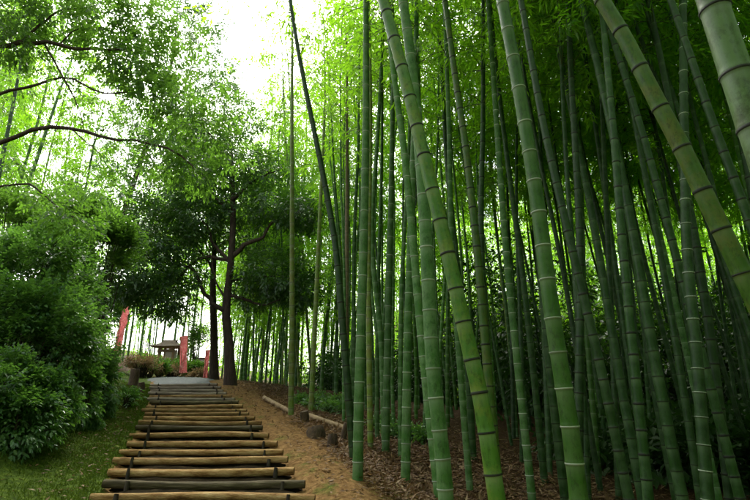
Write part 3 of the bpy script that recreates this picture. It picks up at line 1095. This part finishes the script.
rng = np.random.default_rng(909)
spots = []
while len(spots) < 330:
    if len(spots) % 3:
        y = rng.uniform(27, 52); x = rng.uniform(-12, 42)
    else:
        y = rng.uniform(12, 34); x = rng.uniform(0.62 * y + 6, 40)
    if x > float(xc(min(y, 40))) + 3:
        spots.append((x, y))
for _ in range(30):
    spots.append((rng.uniform(-30, -8), rng.uniform(42, 56)))
wood('far_bamboo_wood', 'far mass of bamboo stems and leaves closing the view behind the grove', spots, 910, 0.24, 250, 0.03, 19)
spots = []
while len(spots) < 200:
    x, y = rng.uniform(-14, 16), rng.uniform(-14, 11)
    if (x < xc(max(-6, min(y, 40))) - 2.2 and y < -3) or (x > 0.8 * y + 2.6 and x > 2.4):
        spots.append((x, y))
wood('surrounding_bamboo', 'unseen dense bamboo added round the viewpoint to shade the grove', spots, 911, 0.2, 260, 0.14)

# undergrowth added between the far stems, its leaves coloured dark for shade
rng = np.random.default_rng(31)
acc = Acc()
for k in range(480):
    y = rng.uniform(20, 38)
    x = rng.uniform(-0.1 * y, 34)
    if k % 3 == 0:
        y = rng.uniform(10, 30)
        x = rng.uniform(0.42 * y + 3, 0.5 * y + 16)
    low_plant = k >= 430
    if k >= 330:
        y = rng.uniform(14, 24)
        x = rng.uniform(0.2 * y, 0.85 * y + 2)
    if low_plant:
        y = rng.uniform(8.5, 15)
        x = rng.uniform(0.34 * y + 1.2, 0.85 * y + 2)
    z = Hs(x, y)
    m = 150
    d = unit(rng.normal(size=(m, 3)))
    hh = rng.uniform(1.6, 3.8) if x > 0.08 * y else rng.uniform(0.5, 1.2)
    if low_plant:
        hh = rng.uniform(0.25, 0.6)
    pos = np.array([x, y, z + hh * 0.8]) + d * np.array([1.5, 1.2, hh]) * rng.uniform(0.2, 1, (m, 1)) ** 0.6
    pos[:, 2] = np.maximum(pos[:, 2], z + 0.1)
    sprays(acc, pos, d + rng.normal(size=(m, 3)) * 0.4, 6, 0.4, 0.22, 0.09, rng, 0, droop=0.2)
tag(ob('undergrowth', acc.mesh('undergrowth', [M_ULEAF])), 'leafy undergrowth coloured shade-dark between the far bamboo stems', 'undergrowth', kind='stuff')

# ------------------------------------------------------------------ broadleaved trees
def tree(name, label, base, limbs, clumps, leafm, ll, lw, seed, per=1.0, hexa=False, k=6, twig=0.3, group=None):
    """limbs: list of (points, r0, r1); clumps: (centre, radius, count). Twigs run from clump centres to the sprays."""
    rng = np.random.default_rng(seed)
    b = np.array(base, float)
    root = thing(name, label, 'tree', base, group)
    tr = Acc()
    pts, r0, r1 = limbs[0]
    path = catmull([np.array(p) - b for p in pts], 26)
    rr = np.linspace(r0, r1, 26)
    rr[:3] *= [1.35, 1.15, 1.04]
    tube(tr, path, rr, 14, 0, lump=0.07, seed=seed)
    ob('trunk', tr.mesh('trunk', [M_BARK]), root)
    for pts, r0, r1 in limbs[1:]:
        br = Acc()
        path = catmull([np.array(p) - b for p in pts], 16)
        path[1:-1] += rng.normal(size=(14, 3)) * r0 * 0.25
        tube(br, path, np.linspace(r0, r1, 16), 7, 0, lump=0.06, seed=seed)
        ob('branch', br.mesh('branch', [M_BARK]), root)
    cr = Acc()
    for c, rad, cnt in clumps:
        c = np.array(c, float) - b
        rad = np.broadcast_to(np.array(rad, float), (3,))
        m = int(cnt * per)
        d = unit(rng.normal(size=(m, 3)))
        q = c + d * rad * (rng.uniform(0.15, 1.0, (m, 1)) ** 0.55)
        dd = d + np.array([0, 0, -0.15]) + rng.normal(size=(m, 3)) * 0.45
        sprays(cr, q, dd, k, twig, ll, lw, rng, 0, hexa=hexa, droop=0.15)
        for j in rng.choice(m, min(m, 6), replace=False):       # twigs
            mid = (c + q[j]) / 2 + rng.normal(size=3) * rad * 0.12
            tube(cr, catmull([c + d[j] * rad * 0.05, mid, q[j]], 5), np.linspace(0.05, 0.02, 5) * ll, 4, 1, cap=False)
    ob('crown', cr.mesh('crown', [leafm, M_TWIG]), root)
    return root


bt = gh(231, 385)
Y0 = bt.y
TP = lambda px, py, dy=0.0: tuple(P(px, py, Y0 + dy))
m0 = mpp(Y0)
limbs = [([tuple(bt - Vector((0, 0, 0.2))), TP(229, 345), TP(226, 312), TP(230, 270), TP(233, 225), TP(232, 170, .3), TP(229, 125, .6)], 0.185, 0.05)]
for pl, r0 in (([(227, 314), (208, 298), (198, 280), (190, 268), (160, 262)], 0.1), ([(230, 262), (214, 244), (208, 228), (196, 214)], 0.08),
               ([(233, 256), (247, 243), (262, 238), (272, 222), (296, 214)], 0.1), ([(231, 296), (248, 300), (262, 305), (280, 300)], 0.07),
               ([(230, 305), (217, 285), (212, 262), (209, 245)], 0.05), ([(233, 280), (252, 278), (275, 276)], 0.06),
               ([(232, 215), (205, 190), (165, 170)], 0.08), ([(232, 200), (255, 180), (280, 170)], 0.07), ([(231, 165), (210, 135), (185, 110)], 0.06),
               ([(229, 260), (200, 258), (170, 285), (140, 290)], 0.07)):
    dy = random.uniform(-0.8, 0.8)
    limbs.append(([TP(px, py, dy * i / len(pl)) for i, (px, py) in enumerate(pl)], r0, 0.02))
cl = []
for px, py, rp, dy, cnt in ((195, 218, 24, 0, 190), (240, 205, 26, .4, 110), (270, 205, 24, 0, 90), (300, 212, 20, -.4, 170), (275, 275, 30, .3, 260), (255, 290, 20, .6, 60),
                            (300, 290, 20, .3, 120), (140, 272, 32, -.6, 300), (165, 295, 26, -.3, 190), (115, 285, 24, -.8, 90), (190, 270, 16, 0, 40),
                            (200, 175, 30, 0, 150), (160, 190, 30, -.4, 140), (240, 165, 28, .3, 130), (265, 170, 20, 0, 70), (215, 130, 30, .5, 140), (180, 140, 28, .2, 120), (245, 120, 18, .8, 50),
                            (150, 235, 28, -.6, 120), (180, 245, 20, -.2, 60), (130, 215, 26, -.8, 90), (215, 85, 24, 1, 80)):
    r = rp * m0
    cl.append((TP(px, py, dy), (r * 1.1, r * 1.3, r * 0.8), cnt))
tree('broadleaf_tree', 'dark spreading evergreen tree with forked limbs standing beside the landing', tuple(bt), limbs, cl, M_TLEAF, 0.16, 0.07, 3, 2.6, k=6, twig=0.4)

b2 = P(214, 382, 20.5)
b2.z = Hs(b2.x, b2.y) - 0.1
Q = lambda px, py, dy=0.0: tuple(P(px, py, 20.5 + dy))
m2 = mpp(20.5)
cl = [(Q(px, py, dy), rp * m2, cnt) for px, py, rp, dy, cnt in ((205, 225, 30, 0, 90), (170, 230, 26, 0, 80), (225, 190, 28, .5, 80), (185, 190, 26, 1, 80), (245, 240, 22, 0, 50), (200, 150, 26, 0, 60))]
tree('broadleaf_tree', 'straight dark trunk of a tree close behind the forked evergreen', tuple(b2),
     [([tuple(b2), Q(214, 340), Q(213, 290), Q(214, 240), Q(210, 180), Q(206, 140)], 0.165, 0.05),
      ([Q(214, 270), Q(195, 245), Q(172, 230)], 0.07, 0.02), ([Q(213, 230), Q(230, 205), Q(240, 195)], 0.06, 0.02)], cl, M_TLEAF, 0.18, 0.08, 5, 4.0, k=6, twig=0.4)

# tall loose grey-green tree behind, seen against the white sky
b3 = P(100, 372, 24.0)
b3.z = Hs(b3.x, b3.y) - 0.1
T3 = lambda px, py, dy=0.0: tuple(P(px, py, 24 + dy))
m3 = mpp(24)
cl = [(T3(px, py, dy), rp * m3, cnt) for px, py, rp, dy, cnt in ((175, 20, 24, 0, 70), (205, 45, 20, 0, 50), (150, 60, 26, 0, 80), (185, 85, 24, 0, 70), (140, 110, 26, 0, 70), (215, 20, 18, 1, 35),
                                                                (225, 75, 18, 0, 40), (170, 130, 26, 0, 70), (120, 160, 24, 0, 60), (240, 110, 14, 0, 24), (190, 0, 20, 0, 40))]
tree('broadleaf_tree', 'tall loose grey-green tree seen against the white sky behind the evergreen', tuple(b3),
     [([tuple(b3), T3(104, 300), T3(122, 220), T3(148, 140), T3(170, 70), T3(178, 15)], 0.2, 0.04),
      ([T3(158, 170), T3(140, 140), T3(130, 110)], 0.06, 0.02), ([T3(163, 110), T3(190, 85), T3(215, 70)], 0.06, 0.02), ([T3(166, 90), T3(150, 60)], 0.05, 0.02)],
     cl, M_GLEAF, 0.2, 0.085, 6, 4.5, k=6, twig=0.5)

# overhanging tree at the left: trunk beside the frame, limbs reaching over the shrubs
YL = 7.5
TL = lambda px, py, dy=0.0: tuple(P(px, py, YL + dy))
b4 = P(-95, 420, YL)
b4.z = Hs(b4.x, b4.y) - 0.15
limbs = [([tuple(b4), TL(-92, 330), TL(-80, 250), TL(-66, 170), TL(-45, 100), TL(-25, 40), TL(-8, -20), TL(10, -90)], 0.2, 0.09),
         ([TL(-38, 85), TL(-10, 52), TL(20, 43), TL(50, 44), TL(90, 49), TL(132, 50)], 0.055, 0.02),
         ([TL(-50, 112), TL(-20, 99), TL(10, 91), TL(28, 87), TL(52, 79), TL(70, 78), TL(88, 86), TL(102, 93), TL(128, 92)], 0.032, 0.012),
         ([TL(-58, 160), TL(-20, 150), TL(10, 139), TL(30, 129), TL(50, 127), TL(72, 128), TL(100, 136), TL(130, 141), TL(155, 145), TL(178, 154), TL(195, 168)], 0.045, 0.014),
         ([TL(-70, 195), TL(-30, 190), TL(5, 186), TL(28, 184), TL(44, 195), TL(62, 212)], 0.028, 0.01),
         ([TL(45, 44), TL(56, 64), TL(64, 78), TL(74, 98), TL(80, 112), TL(84, 130)], 0.02, 0.006),
         ([TL(20, 43), TL(40, 25), TL(62, 10), TL(85, 8), TL(110, 0)], 0.025, 0.008),
         ([TL(60, 45), TL(75, 30), TL(100, 28), TL(125, 38)], 0.014, 0.006),
         ([TL(70, 128), TL(90, 145), TL(104, 158)], 0.012, 0.005),
         ([TL(-8, -20), TL(40, -40), TL(90, -30), TL(140, -10)], 0.05, 0.015)]
mL = mpp(YL, 80)
cl = []
for px, py, rp, dy, cnt in ((15, 12, 26, 0, 80), (60, 15, 30, .3, 80), (105, 20, 30, 0, 80), (145, 30, 28, .4, 70), (130, 65, 26, 0, 56), (165, 65, 24, .5, 44), (150, 95, 24, .3, 40), (100, 60, 20, .5, 24),
                            (185, 35, 22, .8, 34), (40, 55, 22, .6, 20), (8, 40, 24, -.2, 60), (20, 90, 18, .8, 12), (80, 100, 22, .5, 16), (180, 110, 26, .6, 44), (205, 135, 26, .8, 44), (195, 170, 24, .5, 44), (160, 160, 24, .3, 34), (120, 130, 20, .6, 14),
                            (70, 215, 22, 0, 30), (40, 195, 18, .3, 14), (100, 190, 22, .8, 24), (20, 165, 16, .6, 9), (225, 110, 20, 1, 24), (230, 150, 20, 1, 24), (60, -25, 40, 0, 80), (130, -25, 40, 0, 70)):
    r = rp * mL
    cl.append((TL(px, py, dy), (r, r * 1.6, r * 0.75), cnt))
tree('broadleaf_tree', 'leafy overhanging tree whose bare dark limbs reach across above the shrubs', tuple(b4), limbs, cl, M_OLEAF, 0.08, 0.038, 9, 4.2, hexa=True, k=6, twig=0.2)

# ------------------------------------------------------------------ shrubs on the left bank
def shrub(label, centre_px, Y, rad_px, cnt, seed, ll=0.074, lw=0.036, mat=None, group='leafy shrubs on the left bank', name='shrub', low=0.0):
    rng = np.random.default_rng(seed)
    c = np.array(P(centre_px[0], centre_px[1], Y))
    m = mpp(Y, centre_px[1])
    bz = Hs(c[0], c[1])
    b = np.array([c[0], c[1], bz - 0.05])
    root = thing(name, label, 'shrub', tuple(b), group)
    rad = np.array([rad_px[0] * m, rad_px[0] * m * 0.9, rad_px[1] * m]) * 0.82
    st = Acc()
    fo = Acc()
    nb = 26
    d = unit(rng.normal(size=(nb, 3)) * np.array([1, 1, 0.8]) + np.array([0, 0, 0.15]))
    subs = (c - b) + d * rad * rng.uniform(0.3, 1.05, (nb, 1))
    for j in range(nb):
        s = subs[j]
        if cnt > 500 and j < 9:
            s[2] = rng.uniform(0.12, 0.5)
        s[2] = max(s[2], 0.15)
        r = rad * rng.uniform(0.22, 0.6)
        n = int(cnt * (1.5 if cnt > 500 else 1.0) / nb)
        dd = unit(rng.normal(size=(n, 3)))
        q = s + dd * r * rng.uniform(0.2, 1, (n, 1)) ** 0.6
        q[:, 2] = np.maximum(q[:, 2], 0.06 + Hs(c[0], c[1]) * 0)
        out = unit(q - (c - b) * np.array([1, 1, 0.7]))
        sprays(fo, q, out + dd * 0.5 + np.array([0, 0, -0.2]), 6, ll * 2.2, ll, lw, rng, 0, hexa=True, droop=0.2)
        mid = s * 0.5 + rng.normal(size=3) * 0.12 * rad
        mid[2] = max(mid[2], 0.1)
        tube(st, catmull([np.array([rng.normal() * 0.06, rng.normal() * 0.06, 0]), mid, s, s + d[j] * r * 0.8], 8), np.linspace(0.022, 0.004, 8), 5, 0, cap=False)
    ob('stem', st.mesh('stem', [M_TWIG]), root)
    ob('foliage', fo.mesh('foliage', [mat or M_SLEAF]), root)
    return root


shrub('broad glossy-leaved shrub spreading over the mossy bank', (36, 336), 7.6, (58, 56), 2600, 41, 0.064, 0.031)
shrub('tall rounded shrub with dense mid-green leaves under the bare curved limb', (25, 265), 8.4, (62, 50), 2200, 42)
shrub('dense green shrub beside the slanting red banner', (58, 268), 10.5, (44, 48), 1800, 43, 0.1, 0.05)
shrub('low dark shrub drooping over the shaded corner of the bank', (0, 385), 6.6, (42, 34), 1100, 44, 0.06, 0.03)
shrub('small shrub next to the dark wooden post at the stair edge', (96, 368), 10.4, (24, 24), 700, 45)
shrub('light green bushy shrub above the rounded one, below the limbs', (70, 215), 11.5, (50, 34), 1000, 46, 0.1, 0.05, M_OLEAF)
shrub('yellowish green shrub crown behind the tall rounded shrub', (10, 215), 11.5, (40, 36), 800, 47, 0.1, 0.05, M_OLEAF)
shrub('shadowy shrub under the dark evergreen boughs', (100, 315), 22, (24, 30), 900, 48, 0.13, 0.06)
shrub('bright loose shrub leaning out over the mossy bank below the slanting banner', (72, 346), 9.0, (28, 36), 1100, 50)
shrub('shaggy shrub filling the gap behind the broad glossy-leaved one', (60, 300), 9.2, (48, 44), 1500, 51)
shrub('leafy shrub with pale new leaves under the evergreen boughs', (110, 240), 12.5, (40, 36), 1200, 52, 0.1, 0.05, M_OLEAF)
shrub('low leafy shrub hiding the foot of the broad glossy-leaved one', (48, 402), 7.4, (30, 22), 900, 54)
shrub('trailing low shrub between the mossy slope and the loose bright shrub', (86, 384), 9.0, (16, 15), 520, 56)
shrub('dark drooping shrub spilling down between the stems of the left bank', (18, 412), 6.6, (34, 22), 900, 57, 0.06, 0.03)
shrub('fine-leaved shrub joining the broad shrub to the rounded one', (15, 315), 7.6, (50, 40), 1500, 58)
shrub('spreading low shrub along the shaded foot of the bank', (36, 392), 7.2, (34, 20), 900, 53, 0.06, 0.03)
for k, (px, py, r) in enumerate(((38, 428, 15), (78, 412, 16), (20, 440, 12), (128, 398, 9), (60, 398, 15))):
    g = gh(px, py + 10)
    shrub('young leafy seedling on the mossy bank', (px, py), g.y, (r, r * 0.7), 90, 60 + k, 0.075, 0.04, None, 'seedlings on the mossy bank', 'seedling')

# moss tufts and grass over the left bank, dense short blades: nobody could count them
rng = np.random.default_rng(77)
acc = Acc()
N = 26000
y = rng.uniform(4.6, 18, N)
x = xc(y) - 1.12 - rng.gamma(1.4, 0.38, N)
z = H(x, y)
ax = np.stack([rng.normal(size=N) * 0.5, rng.normal(size=N) * 0.5, np.ones(N)], 1)
leaves(acc, np.stack([x, y, z], 1), ax, rng.normal(size=(N, 3)), rng.uniform(0.015, 0.06, N), 0.012, 0)
M_MOSS = leaf_mat('moss_blade', [(0.035, 0.06, 0.006), (0.058, 0.095, 0.008), (0.095, 0.13, 0.014)], (0.08, 0.13, 0.01), 0.25, 0.8, 0.1)
tag(ob('moss', acc.mesh('moss', [M_MOSS])), 'short green moss and grass blades covering the left bank', 'moss', kind='stuff')

# ------------------------------------------------------------------ fallen leaves, pebbles and sticks
def litter(name, label, N, xs, ys, ll, lw, mat, seed, lift=0.01):
    rng = np.random.default_rng(seed)
    acc = Acc()
    x, y = xs(rng, N), None
    z = H(x[0], x[1])
    ax = np.stack([rng.normal(size=N), rng.normal(size=N), rng.normal(size=N) * 0.25], 1)
    nr = np.stack([rng.normal(size=N) * 0.35, rng.normal(size=N) * 0.35, np.ones(N)], 1)
    sc = rng.uniform(0.6, 1.3, N)
    leaves(acc, np.stack([x[0], x[1], z + lift + rng.uniform(0, 0.03, N)], 1), ax, nr, ll * sc, lw * sc, 0, 0.3)
    return tag(ob(name, acc.mesh(name, [mat])), label, 'fallen leaves', kind='stuff')


def bank(rng, N):
    y = 4.2 + rng.gamma(1.7, 3.6, N)
    x = xc(np.clip(y, -6, 40)) + 1.75 + rng.gamma(2.0, 0.9, N)
    return x, y


litter('leaf_litter', 'dry brown bamboo leaves strewn over the bank under the grove', 30000, bank, None, 0.11, 0.024, M_DRY, 81)


def pathside(rng, N):
    y = rng.uniform(4.5, 17, N)
    x = xc(y) + rng.choice([-1, 1], N) * (1.25 + rng.gamma(1.5, 0.25, N))
    return x, y


litter('leaf_scatter', 'thin scatter of dry leaves along both edges of the stairway', 1600, pathside, None, 0.07, 0.024, M_DRY, 82)

# low green plants at the foot of the grove
for k, (px, py, r, lab) in enumerate(((312, 405, 9, 0), (328, 409, 9, 0), (345, 412, 8, 0), (300, 402, 6, 0), (322, 398, 8, 0), (338, 402, 8, 0),
                                      (395, 432, 10, 1), (412, 436, 9, 1), (380, 425, 8, 1), (425, 440, 8, 1))):
    g = gh(px, py + r * 0.5)
    shrub(['low leafy plant behind the fallen pole on the bank', 'small green plant in the litter at the foot of the culms'][lab], (px, py), g.y, (r, r * 0.7), 100, 90 + k, 0.085, 0.034,
          None, ['plants behind the fallen pole', 'plants in the litter'][lab], 'ground_plant')


def pole(name, label, p0, p1, r, mat, seed):
    a, b = np.array(gh(*p0)), np.array(gh(*p1))
    a[2] += r * 0.9
    b[2] += r * 0.9
    n = 14
    t = np.linspace(0, 1, n)[:, None]
    pts = a * (1 - t) + b * t
    for q in pts:
        q[2] = max(q[2], Hs(q[0], q[1]) + r * 0.5)
    base = pts[0].copy()
    acc = Acc()
    tube(acc, pts - base, np.linspace(r, r * 0.85, n), 10, 0, lump=0.05, seed=seed)
    return tag(ob(name, acc.mesh(name, [mat]), None, base), label, 'pole')


pole('fallen_pole', 'weathered fallen pole lying along the top of the bare bank', (264, 400), (291, 415), 0.06, M_POLE, 1)
pole('fallen_pole', 'pale fallen pole lying at the foot of the grove by the dark stump', (309, 419), (353, 434), 0.06, M_POLE, 2)
pole('fallen_pole', 'thin broken stick lying in the leaf litter', (402, 462), (424, 474), 0.022, M_POLE, 3)
pole('fallen_pole', 'short thin stick lying beside the standing straight culm', (368, 452), (395, 450), 0.016, M_POLE, 4)
rng = np.random.default_rng(5)
for k in range(14):
    px, py = rng.uniform(340, 560), rng.uniform(440, 495)
    dx, dy = rng.uniform(14, 34), rng.uniform(-6, 8)
    o = pole('twig', 'thin dry twig lying on the leaf litter of the grove', (px, py), (px + dx, min(498, py + dy)), rng.uniform(0.006, 0.012), M_POLE, 10 + k)
    tag(o, None, 'twig', 'dry twigs on the litter')


def stump(label, px, py, r, h, seed, lean=0.1):
    g = gh(px, py)
    rng = np.random.default_rng(seed)
    acc = Acc()
    pts = catmull([(0, 0, -0.12), (lean * h * 0.3, 0, h * 0.4), (lean * h, 0.02, h)], 7)
    tube(acc, pts, r * np.array([1.35, 1.2, 1.05, 1.0, 0.98, 0.97, 0.86]), 11, 0, lump=0.12, seed=seed)
    o = ob('stump', acc.mesh('stump', [M_STUMP]), None, g)
    o.rotation_euler = (0, 0, rng.uniform(0, 6))
    return tag(o, label, 'stump')


stump('dark round stump at the end of the pale fallen pole', 305, 422, 0.09, 0.2, 1)
stump('wide low rotten stump on the bare bank', 316, 438, 0.15, 0.15, 2, 0.3)
stump('small upright cut stump lowest on the bare bank', 332, 447, 0.075, 0.18, 3)
stump('dark leaning stub on the bank near the straight culm', 343, 441, 0.05, 0.28, 4, 0.2)
stump('dark wooden post at the left edge of the upper steps', 133, 386, 0.16, 0.55, 5, 0.05)
stump('short dark post in front of the taller wooden post', 141, 393, 0.09, 0.3, 6, 0.05)

# ------------------------------------------------------------------ shrine beyond the landing
def box(acc, x0, x1, y0, y1, z0, z1, mat=0):
    V = [(x, y, z) for z in (z0, z1) for y in (y0, y1) for x in (x0, x1)]
    acc.add(V, [(0, 2, 3, 1), (4, 5, 7, 6), (0, 1, 5, 4), (2, 6, 7, 3), (0, 4, 6, 2), (1, 3, 7, 5)], mat)


def shrine(label, px, Y, w, h, roof_w, roof_h):
    p = P(px, 378, Y)
    z = Hs(p.x, Y)
    root = thing('shrine', label, 'shrine', (p.x, Y, z))
    for sx in (-1, 1):
        for sy in (-1, 1):
            acc = Acc()
            box(acc, sx * w / 2 - 0.06, sx * w / 2 + 0.06, sy * w / 2 - 0.06, sy * w / 2 + 0.06, -0.1, h)
            ob('post', acc.mesh('post', [M_TIMBER], smooth=False), root)
    acc = Acc()
    box(acc, -w / 2 + 0.07, w / 2 - 0.07, w / 2 - 0.1, w / 2 - 0.05, 0.3, h - 0.1)
    ob('back_panel', acc.mesh('back_panel', [M_PLASTER], smooth=False), root)
    acc = Acc()
    box(acc, -w / 2 - 0.12, w / 2 + 0.12, -w / 2 - 0.12, w / 2 + 0.12, 0.15, 0.28)
    ob('floor', acc.mesh('floor', [M_TIMBER], smooth=False), root)
    acc = Acc()
    box(acc, -w / 2 - 0.08, w / 2 + 0.08, -w / 2 - 0.09, -w / 2 - 0.065, h - 0.32, h - 0.14)
    ob('beam', acc.mesh('beam', [M_TIMBER], smooth=False), root)
    acc = Acc()                                        # curved hipped roof
    prof = [(1.0, 0.0), (0.97, 0.07), (0.74, 0.26), (0.5, 0.52), (0.28, 0.82), (0.14, 1.0)]
    V = []
    for s, zz in prof:
        a, b = roof_w / 2 * s, roof_w / 2 * s * 0.85
        a2 = max(a, roof_w * 0.2)
        lift = 0.12 * roof_h if s == 1.0 else 0
        for (ux, uy, l) in ((-1, -1, lift), (0, -1, 0), (1, -1, lift), (1, 0, 0), (1, 1, lift), (0, 1, 0), (-1, 1, lift), (-1, 0, 0)):
            V.append((ux * a2, uy * b, h + zz * roof_h + l))
    F = []
    for i in range(len(prof) - 1):
        for j in range(8):
            F.append((i * 8 + j, i * 8 + (j + 1) % 8, (i + 1) * 8 + (j + 1) % 8, (i + 1) * 8 + j))
    acc.add(V, F)
    n = len(prof) - 1
    acc.add(V[n * 8:], [(0, 1, 3, 7), (1, 2, 3, 3)][:1])
    rf = ob('roof', acc.mesh('roof', [M_ROOF], smooth=False), root)
    acc = Acc()
    box(acc, -roof_w * 0.22, roof_w * 0.22, -0.07, 0.07, h + roof_h * 0.96, h + roof_h * 1.1)
    ob('ridge', acc.mesh('ridge', [M_ROOF], smooth=False), rf)
    return root


shrine('small open timber shrine with curved brown roof beyond the landing', 166, 31, 0.85, 1.75, 1.95, 0.42)
shrine('lower dark-roofed shrine hut half hidden behind a red banner', 199, 33, 0.6, 0.85, 1.15, 0.32)


def banner(label, top, bot, Y, w, pole_r=0.016, extra=0.25):
    a, b = np.array(P(*top, Y)), np.array(P(*bot, Y))
    d = unit(b - a)
    foot = b.copy()
    for _ in range(300):
        if foot[2] < Hs(foot[0], foot[1]) - 0.1:
            break
        foot += d * 0.03
    root = thing('banner', label, 'banner', tuple(foot), 'red banners by the landing')
    acc = Acc()
    head = a - d * extra * 0.4
    side = np.array([1.0, 0.25, 0])
    side -= d * (side @ d)
    side = unit(side)
    sh = side * w * 0.52
    tube(acc, catmull([foot - foot, (head - foot) / 2 - sh / 2, head - foot - sh], 8), pole_r, 6, 0)
    ob('pole', acc.mesh('pole', [M_POLE]), root)
    acc = Acc()
    nu, nv = 7, 22
    V = []
    nrm = np.cross(d, side)
    for i in range(nv):
        t = i / (nv - 1)
        for j in range(nu):
            u = j / (nu - 1) - 0.5
            rip = 0.06 * math.sin(t * 9 + u * 4) + 0.045 * math.sin(t * 17 + u * 9 + 1)
            V.append(a + (b - a) * t + side * (u * w * (1 - 0.12 * math.sin(t * 3))) + nrm * rip - foot)
    i = np.arange(nv - 1)[:, None] * nu
    j = np.arange(nu - 1)[None]
    acc.add(V, np.stack([i + j, i + j + 1, i + nu + j + 1, i + nu + j], -1).reshape(-1, 4))
    ob('cloth', acc.mesh('cloth', [M_BANNER]), root)


shrub('dark upright sapling between the two shrine roofs', (197, 340), 32, (9, 22), 320, 140, 0.16, 0.06, M_TLEAF, None, 'sapling')
banner('slanting red cloth banner beside the shrubs', (127, 306), (117, 351), 20.0, 0.28)
banner('upright pinkish red banner in front of the timber shrine', (184, 336), (183, 373), 26.0, 0.38)
banner('narrow red banner beside the straight dark tree trunk', (208, 350), (205, 378), 24.0, 0.2)
banner('faded red banner mostly hidden among the shrub leaves', (82, 324), (79, 350), 17.0, 0.28)

for k, (px, py, Y, r) in enumerate(((150, 366, 25, 14), (170, 369, 27, 13), (190, 371, 28, 12), (140, 362, 23, 12), (160, 361, 29, 12), (199, 373, 25, 8))):
    shrub('tan dry brush bush in front of the shrine', (px, py + 2), Y, (r, r * 0.4), 170, 120 + k, 0.13, 0.05, M_DRYB, 'dry brush by the shrine', 'dry_bush')
for k, (px, py, Y, r) in enumerate(((145, 363, 24, 10), (176, 366, 28, 10), (160, 367, 26, 9), (195, 368, 27, 8))):
    shrub('small green bush among the tan dry brush by the shrine', (px, py), Y, (r, r * 0.6), 240, 150 + k, 0.12, 0.05, M_OLEAF, 'green bushes by the shrine', 'bush')
print('objects', len(bpy.data.objects), 'tris', sum(len(m.loops) - 2 * len(m.polygons) for m in bpy.data.meshes))
